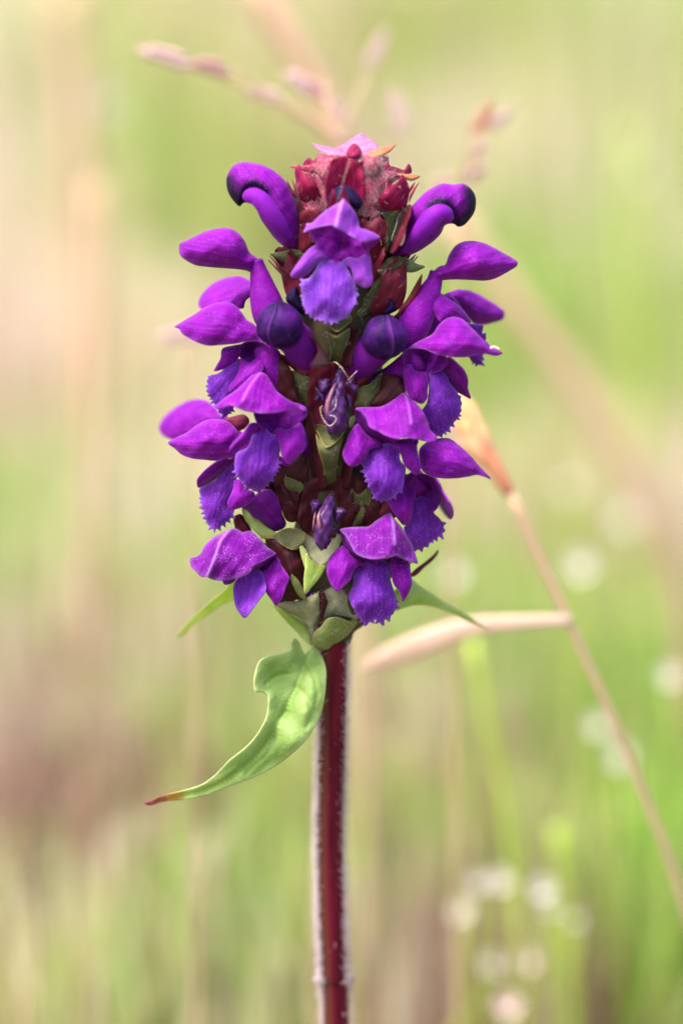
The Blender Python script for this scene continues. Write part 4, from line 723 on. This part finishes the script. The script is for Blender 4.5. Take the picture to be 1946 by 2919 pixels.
part('bract', 'frost', 'L', [(530, 620), (700, 690), (800, 690), (1020, 690), (960, 850), (880, 970), (795, 1015), (720, 965), (655, 870), (590, 740)], [(540, 640, 5.4), (1010, 700, 5.4), (795, 1010, 7.2), (790, 850, 5.6)], b=-.2, hair=50)
part('bract', 'bract', 'L', [(565, 720), (610, 800), (655, 870), (650, 960), (635, 1050), (600, 950), (575, 850)], [(570, 740, 6), (645, 960, 8.6)], b=.1)
part('bract', 'bright', 'L', [(652, 880), (700, 950), (790, 1012), (880, 968), (960, 840), (1025, 720), (960, 890), (870, 1010), (800, 1130), (705, 1245), (638, 1320), (618, 1200), (633, 1050)], [(652, 890, 8.2), (790, 1010, 7.8), (1020, 725, 5.8), (638, 1315, 11.0), (680, 1100, 10.2), (780, 1120, 8.8)], b=.15, hair=30, hlen=.4, axis=[(790, 1010), (640, 1310)])
# pale hairy cup under the head and the lowest pair of bracts
part('bract', 'frost', 'L', [(320, 1430), (400, 1385), (560, 1390), (700, 1330), (780, 1300), (800, 1450), (790, 1570), (750, 1700), (700, 1870), (690, 1720), (600, 1605), (480, 1525)], [(330, 1430, 3.0), (700, 1400, 5), (700, 1850, 2.6), (790, 1500, 4.6)], b=.9, hair=260, hlen=.5)
part('bract', 'frost', 'L', [(830, 1300), (960, 1230), (1080, 1320), (1130, 1470), (1195, 1590), (1080, 1605), (930, 1570), (860, 1590), (800, 1700), (765, 1710), (825, 1560), (848, 1440)], [(840, 1320, 4.6), (1100, 1350, 4.4), (1190, 1590, 3.4), (780, 1700, 3.8)], b=.9, hair=220, hlen=.5)
part('bract_seam', 'brown', 'L', [(780, 1300), (835, 1310), (872, 1400), (845, 1500), (812, 1620), (770, 1700), (748, 1690), (790, 1560), (786, 1440)], [(820, 1350, 5.8), (760, 1690, 4.6)], b=.3, hair=24, hlen=.5)
part('bract', 'bright', 'L', [(300, 1440), (400, 1470), (490, 1535), (600, 1612), (685, 1720), (700, 1870), (640, 1830), (560, 1740), (440, 1620)], [(310, 1445, 2), (700, 1850, 2.6)], b=.3, hair=40, hlen=.6)
part('bract', 'bract', 'L', [(735, 1720), (800, 1670), (865, 1580), (980, 1565), (1100, 1608), (1190, 1612), (1150, 1680), (1080, 1760), (1010, 1820), (930, 1860), (870, 1910), (780, 1900), (712, 1860)], [(740, 1730, 5.0), (1180, 1620, 4.6), (1000, 1850, 3.6), (850, 1750, 5.4)], b=.4, hair=60, hlen=.6)
part('bract', 'bright', 'F', [(600, 880), (700, 800), (762, 760), (800, 788), (860, 830), (930, 880), (1010, 930), (1100, 980), (1200, 1040), (1290, 1100), (1385, 1163), (1300, 1132), (1200, 1092), (1100, 1042), (1000, 1002), (900, 972), (800, 965), (700, 990), (620, 1010)], [(620, 950, 0), (1380, 1160, -9), (900, 880, -4)], b=.5)
part('bract', 'bright', 'E', [(178, 1230), (215, 1170), (290, 1080), (380, 1000), (470, 920), (560, 845), (640, 765), (760, 800), (720, 880), (620, 930), (540, 965), (450, 1025), (370, 1085), (290, 1145), (230, 1205)], [(180, 1225, -12), (700, 830, -1), (400, 1020, -6)], b=.5)
part('calyx_tooth', 'maroon', 'F', [(740, 740), (790, 680), (870, 620), (930, 570), (976, 525), (976, 550), (930, 612), (870, 662), (790, 735)], [(750, 735, 2), (975, 530, -1)], b=.2, step=2.4)

# --- the leaf
RIB = px('G', [(1078, 165), (1050, 260), (1000, 390), (930, 540), (850, 700), (740, 850), (600, 960), (440, 1050), (260, 1095), (60, 1145)])[:, :2]
SIDE = [px('G', q)[:, :2] for q in ([(1030, 300), (960, 320), (880, 330), (800, 380)], [(1000, 400), (1060, 470), (1100, 560), (1060, 660)], [(930, 560), (860, 640), (830, 800), (720, 910), (680, 950)], [(1060, 240), (1110, 330), (1130, 440), (1110, 560)])]
def near(x, y, line):
    loop = cr_open(line, 60); return np.hypot(x[:, None] - loop[None, :, 0], y[:, None] - loop[None, :, 1]).min(1)
def leaf_groove(x, y):
    v = -.30 * np.exp(-(near(x, y, RIB) / 9) ** 2)
    for q in SIDE: v = v - .18 * np.exp(-(near(x, y, q) / 7) ** 2)
    return v
def rib(x, y):
    v = np.exp(-(near(x, y, RIB) / 5) ** 2)
    for q in SIDE: v = np.maximum(v, .55 * np.exp(-(near(x, y, q) / 4) ** 2))
    return v * .8
part('leaf', 'leaf', 'G', [(985, 88), (1012, 112), (1034, 165), (1052, 190), (1075, 165), (1108, 135), (1160, 200), (1186, 290), (1184, 400), (1167, 520), (1142, 600), (1100, 680), (1030, 770), (940, 850), (840, 920), (720, 980), (600, 1022), (480, 1072), (380, 1102), (280, 1120), (180, 1128), (120, 1140), (60, 1157), (25, 1142), (80, 1125), (130, 1100), (190, 1083), (290, 1058), (400, 1018), (480, 958), (570, 868), (660, 798), (730, 728), (780, 650), (808, 580), (820, 500), (812, 450), (780, 432), (740, 432), (727, 390), (734, 310), (763, 235), (820, 200), (900, 185), (958, 160), (964, 115)],
     [(985, 90, 5.2), (1070, 170, 3.2), (1050, 260, 4.2), (960, 220, 5.8), (1000, 400, 6.2), (1100, 350, 6.6), (1184, 350, 5.4), (740, 330, 8.6), (850, 320, 6.4), (815, 500, 8.6), (930, 560, 7.0), (1050, 560, 8.4), (1130, 600, 7.4), (780, 650, 9.8), (850, 720, 8.2), (960, 760, 9.4), (940, 850, 8.4), (650, 800, 10.2), (720, 880, 9.0), (700, 985, 9.2), (450, 1020, 9.0), (250, 1090, 7.5), (30, 1142, 5.5)], b=.25, ruff=.08, hair=70, hlen=.35, groove=leaf_groove, step=3.0,
     extra={'rib': rib, 'tip': lambda x, y: np.clip((640 - x) / (640 - 410), 0, 1)}, thick=.14)
part('leaf', 'leaf', 'G', [(1100, 175), (1140, 140), (1180, 158), (1215, 140), (1250, 108), (1302, 115), (1285, 160), (1225, 205), (1175, 255), (1140, 230)], [(1110, 180, 2.5), (1300, 120, -1), (1200, 200, 1)], b=.4, extra={'rib': lambda x, y: x * 0, 'tip': lambda x, y: x * 0}, thick=.25)
part('dry_scale', 'scale', 'B', [(545, 1000), (570, 915), (598, 905), (602, 925), (575, 1005), (555, 1010)], 5.6, b=.15, step=2)
thread = tag(tube('silk_thread', 'J', [(703, 335, 9.6, .008), (660, 470, 9.8, .008), (610, 640, 10, .008), (565, 790, 9.2, .008), (520, 930, 9, .008)], M['fibre'], None, nr=6, n=12, origin=P(*px('J', [(703, 335, 9.6)])[0])), 'fine pale silk thread stretched over the topmost red calyx', 'silk thread')

# ================================================================== THE MEADOW BEHIND
def blade_mat(name, transl=.45):
    t = NT(name)
    a = t.n('ShaderNodeAttribute', attribute_name='col')
    c = t.mix(t.math('MULTIPLY', t.noise(180, 3), .2), a.outputs['Color'], (.46, .38, .24))
    return t.leafy(c, transl, .6, .2)
M['grass'] = blade_mat('grass_blades')
GREEN = [(.18, .35, .03), (.24, .41, .04), (.15, .32, .05), (.31, .46, .06), (.24, .38, .06)]
STRAW = [(.62, .54, .37), (.58, .48, .33), (.66, .59, .44), (.56, .52, .33)]
PINK = [(.64, .48, .42), (.58, .42, .36), (.70, .58, .52)]
OCHRE = [(.46, .42, .18), (.40, .42, .16), (.50, .45, .21)]
RUST = [(.17, .07, .05), (.23, .09, .08), (.13, .08, .04)]
DUSK = [(.34, .22, .18), (.40, .28, .23), (.30, .20, .13)]
PAL = dict(g=GREEN, s=STRAW, p=PINK, o=OCHRE, r=RUST, q=DUSK)
def pick(mix):
    k = random.choices(list(mix), list(mix.values()))[0]; c = random.choice(PAL[k]); v = random.uniform(.85, 1.15)
    return tuple(x * v for x in c)
class Blades:
    def __init__(s): s.V = []; s.F = []; s.C = []
    def blade(s, x, y, h, w, lean, az, col, seg=4, z0=None, face=None):
        z0 = float(ground_z(x, y)) - .004 if z0 is None else z0
        ca, sa = math.cos(az), math.sin(az); f = az + math.pi / 2 if face is None else face; k = len(s.V)
        for i in range(seg + 1):
            t = i / seg; r = lean * h * t * t; ww = w * (1 - t ** 2.2) * .5 + .00008
            cx, cy, cz = x + ca * r, y + sa * r, z0 + h * (t - .25 * lean * t * t * t)
            s.V += [(cx - math.cos(f) * ww, cy - math.sin(f) * ww, cz), (cx, cy, cz - ww * .35), (cx + math.cos(f) * ww, cy + math.sin(f) * ww, cz)]; s.C += [col] * 3
        for i in range(seg):
            b = k + 3 * i
            s.F += [(b, b + 1, b + 4, b + 3), (b + 1, b + 2, b + 5, b + 4)]
    def build(s, name, parent=None, mat=None, **kw): return mesh_obj(name, s.V, s.F, mat or M['grass'], parent, attrs={'col': np.array(s.C)}, **kw)

# tufts of one colour, set on the ground where the photograph shows their colour: x, y (picture at 1568 wide), distance behind the plant (m), radius, mix
TUFTS = [(x, y, .5, .05, dict(m)) for x, y, m in [
    (60, 1250, dict(g=4, o=1)), (110, 1420, dict(g=1)), (20, 1480, dict(g=3, o=1)), (470, 1480, dict(g=1)), (530, 1560, dict(g=2, o=1)), (570, 1950, dict(g=1)), (620, 2150, dict(g=1)), (560, 2250, dict(g=2, o=1)), (430, 1850, dict(g=2, o=2)),
    (1000, 1600, dict(g=1)), (1090, 1680, dict(g=1)), (1180, 1720, dict(g=2, o=1)), (1330, 1830, dict(g=1)), (1440, 1900, dict(g=1)), (1500, 2150, dict(g=1)), (1420, 2250, dict(g=1)), (1540, 1650, dict(g=2, o=1)), (1100, 1000, dict(g=3, o=1)), (1160, 930, dict(g=3, o=1)), (1290, 760, dict(g=3, o=1)), (1380, 820, dict(g=1)), (1500, 1020, dict(g=3, o=2)),
    (1520, 200, dict(g=3, o=1)), (1420, 500, dict(g=2, o=1)), (1180, 250, dict(g=2, o=2)), (1000, 120, dict(g=2, o=2)), (430, 420, dict(g=1, o=2)), (250, 350, dict(g=3, o=1)), (230, 60, dict(g=2, o=1)), (330, 620, dict(g=2, o=2)), (480, 120, dict(o=2, s=1)), (1290, 20, dict(g=1)),
    (30, 330, dict(p=3, s=1)), (20, 120, dict(s=3)), (90, 560, dict(s=2, p=1)), (60, 760, dict(s=3, p=1)), (170, 880, dict(p=2, s=1)), (40, 960, dict(p=2, s=1)), (330, 1330, dict(p=1)), (310, 1470, dict(p=2, s=2)), (380, 1180, dict(s=1, o=2)), (300, 950, dict(s=2, o=1)),
    (70, 1620, dict(s=3, p=1)), (230, 1560, dict(o=2, g=1)), (210, 1720, dict(r=2, p=1)), (300, 1650, dict(p=2, s=1)), (60, 1800, dict(s=2, p=1)), (250, 1780, dict(o=2, s=1)), (50, 2000, dict(p=3)), (40, 2080, dict(p=2, r=1)), (210, 1930, dict(p=2, s=1)), (300, 1990, dict(p=1, r=1)), (230, 2110, dict(r=3)), (310, 2120, dict(r=2, p=1)), (410, 2060, dict(o=2, r=1)), (100, 2200, dict(r=2, o=1)), (200, 2280, dict(s=3)), (60, 2320, dict(g=1, o=2)), (400, 2290, dict(s=1, g=1)),
    (900, 1700, dict(s=1, o=1)), (880, 1880, dict(s=2, g=1)), (870, 2290, dict(p=2, s=2)), (1040, 1900, dict(p=2, r=1)), (880, 2080, dict(r=1, o=2)), (1010, 2150, dict(g=2, r=1)), (1230, 1660, dict(r=1, p=1, o=2)), (1300, 1230, dict(o=2, s=1)), (1230, 1350, dict(g=1, o=1)), (1530, 1330, dict(p=3, s=1)), (1500, 800, dict(p=2, s=2)), (1380, 250, dict(p=1, s=2)), (1250, 480, dict(s=2, o=1)), (1120, 560, dict(s=2, p=1)), (1540, 1850, dict(r=1, o=2)), (1060, 1330, dict(o=2, p=1)), (1300, 2150, dict(r=1, o=2)), (1190, 2330, dict(r=1, p=2)), (760, 60, dict(p=2, s=2)), (640, 260, dict(s=2, o=2))]]
tw = []
for x, y, dist, rad, mix in TUFTS:
    dist = .15 + .60 * ((2352 - y) / 2352) ** 1.2; rad = .009 + .017 * dist / .4
    if y > 1500 and 'p' in mix: mix = dict(mix, q=mix['p'] * 1.5); mix.pop('p')
    p = P(x * 1.24107, y * 1.24107, -dist * 1000); tw.append((p[0], p[1], p[2], rad, mix))
def colour_at(x, y, h):
    for tx, ty, tz, rad, mix in tw:
        if (x - tx) ** 2 + ((y - ty) * .6) ** 2 < rad ** 2 * 1.3: return pick(mix)
    far = min(1, max(0, (y - .3) / 1.6))
    return pick(dict(g=.74 - .50 * far, o=.14 + .04 * far, s=.08 + .32 * far, p=.04 + .14 * far))
B = Blades()
def scatter(y0, y1, n, hmin, hmax, w, seg, wide=1.7):
    for _ in range(n):
        y = (random.uniform(y0 ** 2, y1 ** 2)) ** .5; half = (.413 + y) * .10 * wide
        x = random.uniform(-half, half); h = random.uniform(hmin, hmax) * random.uniform(.7, 1)
        B.blade(x, y, h, w * random.uniform(.6, 1.3), random.uniform(.05, .7), random.uniform(0, 6.28), colour_at(x, y, h), seg)
scatter(.16, .42, 600, .04, .12, .0026, 4)
scatter(.42, .9, 2800, .06, .17, .003, 4)
scatter(.9, 2.0, 8500, .10, .26, .0045, 4)
scatter(2.0, 5.0, 12000, .14, .32, .008, 3)
scatter(5.0, 14.0, 12000, .18, .40, .020, 3)
scatter(.14, .9, 3600, .05, .17, .003, 4, 7)          # the meadow goes on to both sides
scatter(.9, 2.2, 7000, .10, .26, .0055, 4, 6)
scatter(2.2, 6.0, 8000, .14, .32, .011, 3, 5)
scatter(6.0, 15.0, 8000, .18, .40, .026, 3, 5)
for tx, ty, tz, rad, mix in tw:                       # the tufts themselves stand taller than the sward
    for _ in range(340):
        a, r = random.uniform(0, 6.28), rad * random.uniform(0, 1) ** .5
        h = max(.06, tz * random.uniform(.9, 1.22) + .014)
        B.blade(tx + math.cos(a) * r, ty + math.sin(a) * r * 1.4, h, (.0034 + .003 * ty) * random.uniform(.7, 1.3), random.uniform(.02, .22), random.uniform(0, 6.28), pick(mix), 4)
tag(B.build('meadow_grass'), 'blurred green and straw meadow grass behind the violet flower', 'grass', None, 'stuff')

# ---- single stems that can be told apart
def stalk_mat(name, col, col2=None, transl=.2):
    t = NT(name); c = t.mix(t.ramp(t.noise(120, 3), [(.3, (0, 0, 0)), (.7, (1, 1, 1))]), col, col2 or tuple(x * .8 for x in col)); return t.leafy(c, transl, .6, .2)
M['tan'] = stalk_mat('dry_tan', (.46, .29, .21), (.40, .28, .17)); M['cream'] = stalk_mat('dry_cream', (.66, .48, .40), (.56, .40, .31), .35)
M['amber'] = stalk_mat('dry_amber', (.62, .42, .20), (.60, .30, .18), .3); M['redtip'] = stalk_mat('sheath_red', (.42, .12, .08), (.50, .22, .12), .25)
M['spike'] = stalk_mat('spikelet_pink', (.42, .23, .24), (.34, .17, .18), .3); M['spike_pale'] = stalk_mat('spikelet_pale', (.56, .40, .40), (.46, .29, .30), .35); M['spike_dark'] = stalk_mat('spikelet_brown', (.34, .14, .10), (.42, .22, .15), .25)
M['faint'] = stalk_mat('petal_cream', (.50, .48, .40), (.46, .44, .36), .35); M['lime'] = stalk_mat('stalk_lime', (.36, .44, .08), (.30, .40, .06), .35); M['white'] = stalk_mat('petal_white', (.76, .71, .68), (.70, .63, .60), .35); M['pinkish'] = stalk_mat('petal_pinkish', (.78, .56, .64), (.72, .50, .58), .35); M['yolk'] = stalk_mat('flower_centre', (.55, .42, .08))
def W3(x, y, d): return tuple(P(x * 1.24107, y * 1.24107, d))
def to_ground(p, dx=0.0, dy=0.01):
    g = (p[0] + dx, p[1] + dy, float(ground_z(p[0] + dx, p[1] + dy)) - .003); return g
def stalk(root, pts, mat, name='stem', nr=10, n=40):
    q = [np.array(pts[0], float)]                     # even spacing along the stalk, so that the curve does not overshoot
    for a, b in zip(pts[:-1], pts[1:]):
        a, b = np.array(a, float), np.array(b, float); k = max(1, int(np.linalg.norm((b - a)[:3]) / .014))
        q += [a + (b - a) * (i + 1) / k for i in range(k)]
    q = np.array(q); sm = q.copy()
    for _ in range(3): sm[1:-1] = (sm[:-2] + 2 * sm[1:-1] + sm[2:]) / 4
    pts = sm; n = max(n, 2 * len(pts))
    return tube_w(name, pts, M[mat], root, nr=nr, n=n)
def spikelet(root, a, b, r, mat, name='spikelet'):
    """a pointed spikelet of overlapping scales between two points"""
    a, b = np.array(a), np.array(b); v = b - a; L = np.linalg.norm(v); v /= L; s = np.cross(v, [0, 1, .2]); s /= np.linalg.norm(s); V = []; F = []
    for q in range(5):
        o = a + v * L * q * .13 + s * (r * .55 * (-1) ** q); e = a + v * L * (.52 + q * .12) + s * (r * .7 * (-1) ** q) * (1 - q * .15)
        w = np.cross(e - o, s); w /= np.linalg.norm(w); k = len(V); u = np.cross(w, (e - o) / np.linalg.norm(e - o))
        for t, rr in ((0, .15), (.25, .85), (.5, 1), (.78, .6), (1, .04)):
            for i in range(7):
                an = 2 * math.pi * i / 7; V.append(o + (e - o) * t + (u * math.cos(an) + w * math.sin(an) * .6) * r * .62 * rr)
        for j in range(4):
            for i in range(7): F.append((k + j * 7 + i, k + j * 7 + (i + 1) % 7, k + (j + 1) * 7 + (i + 1) % 7, k + (j + 1) * 7 + i))
    return mesh_obj(name, V, F, M[mat], root)
def ribbon(root, name, pts, mat, fold=.1):
    """leaf blade along [(X, Y, Z, half-width)], channelled down its middle"""
    s = cr_open(pts, 30); c = s[:, :3]; w = s[:, 3]; t = np.gradient(c, axis=0); t /= np.linalg.norm(t, axis=1)[:, None]; V = []; F = []
    for i in range(30):
        side = np.cross(t[i], [0, 1, 0]); side /= np.linalg.norm(side) + 1e-9; nn = np.cross(side, t[i])
        for q in (-1, -.5, 0, .5, 1): V.append(c[i] + side * w[i] * q + nn * w[i] * fold * abs(q))
    for i in range(29):
        for q in range(4): F.append((i * 5 + q, i * 5 + q + 1, i * 5 + q + 6, i * 5 + q + 5))
    o = mesh_obj(name, V, F, M[mat], root); md = o.modifiers.new('thickness', 'SOLIDIFY'); md.thickness = .0002; return o

# bent dry stem with a sheathed spikelet and a pale side blade (right)
pts = [W3(1165, 1120, -36), W3(1240, 1280, -36), W3(1308, 1432, -36), W3(1408, 1672, -37), W3(1568, 1968, -40)]
g = to_ground(pts[-1], .035, .02); rt = tag(empty('dry_grass_stem', g), 'bent tan grass stem with red sheath tip and cream side blade beside the violet flower', 'grass stem')
stalk(rt, [(*pts[0], .0007), (*pts[1], .0006), (*pts[2], .0006), (*pts[3], .0005), (*pts[4], .0005), (pts[4][0] + .022, pts[4][1] + .012, .07, .001), (*g, .001)], 'tan')
stalk(rt, [(*W3(1168, 1130, -36), .0008), (*W3(1140, 1080, -36), .0014), (*W3(1110, 1030, -36), .0016), (*W3(1090, 995, -37), .0014)], 'redtip', 'sheath', nr=14, n=24)
spikelet(rt, W3(1125, 1070, -36), W3(1010, 850, -38), .0016, 'amber'); spikelet(rt, W3(1108, 1055, -37), W3(985, 880, -40), .0014, 'cream'); spikelet(rt, W3(1120, 1060, -35), W3(1050, 890, -37), .0013, 'amber')
ribbon(rt, 'blade', [(*W3(1312, 1424, -36), .0007), (*W3(1200, 1428, -36), .0009), (*W3(1080, 1440, -38), .0013), (*W3(980, 1475, -41), .0017), (*W3(890, 1512, -45), .0015), (*W3(835, 1535, -48), .0005)], 'cream')
# grass panicles above the head
def panicle(label, base, top, spikes, stalkmat, d):
    g = to_ground(base, random.uniform(-.02, .02), .02); rt = tag(empty('grass_panicle', g), label, 'grass')
    stalk(rt, [(*g, .0004), ((g[0] + base[0]) / 2, (g[1] + base[1]) / 2, base[2] * .5, .00032), (*base, .00028), (*top, .0002)], 'tan')
    for (x0, y0, x1, y1, r, mat, dd) in spikes:
        a, b = W3(x0, y0, dd), W3(x1, y1, dd); spikelet(rt, a, b, r * .72e-3, mat)
        m = tuple((np.array(base) * .6 + np.array(top) * .4)); q = tuple((np.array(m) + np.array(a)) / 2 + np.array([0, 0, .002]))
        stalk(rt, [(*m, .00022), (*q, .0002), (*a, .0002)], stalkmat, 'branch', nr=6, n=14)
panicle('drooping pink grass panicle above the crown of the violet flower', W3(800, 420, -62), W3(745, 180, -64),
        [(535, 165, 430, 140, 1.3, 'spike', -58), (450, 148, 310, 108, 1.35, 'spike_pale', -58), (660, 230, 560, 205, 1.2, 'spike_pale', -64), (720, 215, 655, 160, 1.3, 'spike_pale', -64), (755, 235, 690, 175, 1.2, 'spike', -64), (795, 275, 735, 215, 1.1, 'spike_pale', -68), (845, 165, 890, 65, 1.1, 'spike_pale', -90), (930, 310, 900, 200, 1.2, 'spike_pale', -84)], 'tan', -62)
panicle('brown tipped grass panicle leaning behind the curled right bud', W3(1030, 470, -62), W3(1110, 300, -62),
        [(1085, 315, 1135, 235, 1.1, 'spike_dark', -60), (1115, 300, 1180, 250, .9, 'spike_pale', -62), (1090, 360, 1115, 325, .9, 'spike_pale', -62), (1060, 420, 1120, 380, 1.1, 'spike_pale', -64), (1000, 440, 1030, 400, 1.0, 'spike_pale', -66)], 'tan', -62)
panicle('single pale spikelet on a thin stalk behind the left hoods', W3(440, 900, -75), W3(430, 800, -75), [(470, 765, 355, 775, 1.3, 'spike_pale', -72)], 'tan', -75)
# leaning dry stalks
def lean_stalk(label, pts, r, mat, name='dry_stalk'):
    g = to_ground(pts[-1][:3], (pts[-1][0] - pts[-2][0]) * .4, .03)
    o = tag(empty(name, g), label, 'stalk'); P_ = [(*p, r) for p in pts]; lo = pts[-1]
    if lo[2] > .03: P_ += [((lo[0] + g[0]) / 2, (lo[1] + g[1]) / 2, lo[2] * .45, r * .35), (*g, r * .3)]
    else: P_ += [(*g, r * .5)]
    stalk(o, P_, mat)
    return o
lean_stalk('wide tan dry stalk leaning in from above over the crown', [W3(560, -60, -150), W3(650, 60, -150), W3(770, 230, -150), W3(830, 330, -152)], .0024, 'tan')
lean_stalk('wide tan dry stalk slanting beside the long right hood', [W3(1020, 480, -230), W3(1160, 670, -230), W3(1320, 870, -230), W3(1500, 1110, -232), W3(1600, 1300, -235)], .0024, 'tan')
lean_stalk('tall tan upright dry stalk left of the violet flower', [W3(150, -40, -400), W3(185, 400, -400), W3(205, 900, -402), W3(200, 1250, -405)], .0034, 'tan')
lean_stalk('second tan upright stalk close to the tall left one', [W3(222, 420, -240), W3(218, 800, -240), W3(205, 1250, -242)], .0015, 'tan')
lean_stalk('slim lime green stalk rising right of the red stem', [W3(1085, 1470, -95), W3(1120, 1650, -95), W3(1170, 1850, -95), W3(1210, 2100, -97)], .0009, 'lime', 'green_stalk')
lean_stalk('lime green stalk at the far right edge', [W3(1440, 300, -330), W3(1460, 800, -330), W3(1470, 1200, -330), W3(1500, 1700, -332)], .0014, 'lime', 'green_stalk')
lean_stalk('lime green stalk crossing behind the pale meadow blossoms', [W3(1280, 1900, -120), W3(1300, 2100, -120), W3(1325, 2340, -122)], .0012, 'lime', 'green_stalk')
# small pale blossoms
def blossom(x, y, d, r, mat, label):
    c = np.array(W3(x, y, d)); g = to_ground(c, random.uniform(-.01, .01), .01); rt = tag(empty('pale_blossom', g), label, 'flower', 'small pale meadow blossoms')
    stalk(rt, [(*g, .0005), ((c[0] + g[0]) / 2 + .003, (c[1] + g[1]) / 2, (c[2] + g[2]) / 2, .0005), (*(c - np.array([0, 0, .0008])), .0004)], 'lime', n=16, nr=6)
    t0 = random.uniform(0, 6.28)
    for k in range(5):
        a = t0 + k * 1.2566; o = np.array([math.cos(a), -.45, math.sin(a) * .9]); o /= np.linalg.norm(o); s = np.cross(o, [0, 1, 0]); s /= np.linalg.norm(s); V = []; F = []
        for t, w in ((0, .12), (.3, .4), (.65, .55), (.9, .4), (1, .1)):
            for q in (-1, 0, 1): V.append(c + o * r * t + s * q * w * r + np.array([0, -.12 * r * (abs(q)) - .3 * r * t * t, 0]))
        for j in range(4):
            for q in range(2): F.append((j * 3 + q, j * 3 + q + 1, j * 3 + q + 4, j * 3 + q + 3))
        mesh_obj('petal', V, F, M[mat], rt)
    tube_w('centre', [(c[0], c[1] - .0003, c[2], r * .05), (c[0], c[1] - .0008, c[2], r * .22), (c[0], c[1] - .0012, c[2], r * .05)], M['yolk'], rt, nr=10, n=8)
LOW = 'small white blossom in the low cluster beside the slim lime green stalk'; PAIR = 'white blossom of the touching pair behind the bent tan grass stem'; LOWP = 'small pinkish blossom under the low cluster of white blossoms'
for x, y, d, r, mat, label in [(1055, 2085, -110, 2.0, 'white', LOW), (1095, 2020, -115, 1.7, 'white', LOW), (1150, 2015, -115, 2.0, 'white', LOW), (1245, 2035, -105, 2.2, 'white', LOW), (1262, 2085, -105, 1.4, 'white', LOW), (1318, 2110, -120, 1.2, 'white', LOW), (1130, 2205, -120, 2.0, 'white', LOW),
        (1200, 2200, -110, 2.4, 'pinkish', LOWP), (1165, 2300, -105, 2.4, 'pinkish', LOWP), (880, 2290, -150, 3.0, 'pinkish', 'faint pinkish blossom low beside the hairy red flower stem'),
        (1535, 1545, -130, 2.0, 'white', 'lone white blossom outside the curve of the bent tan grass stem'), (1330, 1290, -170, 2.6, 'white', 'white blossom above the fork of bent stem and cream blade'),
        (1430, 1180, -260, 2.8, 'white', 'white blossom under the end of the slanting wide tan stalk'), (1300, 1110, -260, 2.2, 'white', 'faint white blossom between the red sheath tip and the slanting tan stalk'),
        (1370, 1660, -140, 2.0, 'white', PAIR), (1420, 1730, -150, 2.2, 'white', PAIR), (1040, 1310, -150, 2.2, 'white', 'white blossom glimpsed beside the lowest violet flower and thin red tooth'),
        (1460, 360, -420, 5.0, 'faint', 'large pale blossom high up beside the tall lime green stalk'), (250, 225, -300, 3.4, 'faint', 'white blossom beside the tall upright tan stalk')]:
    blossom(x, y, d, r * .85e-3, mat, label)
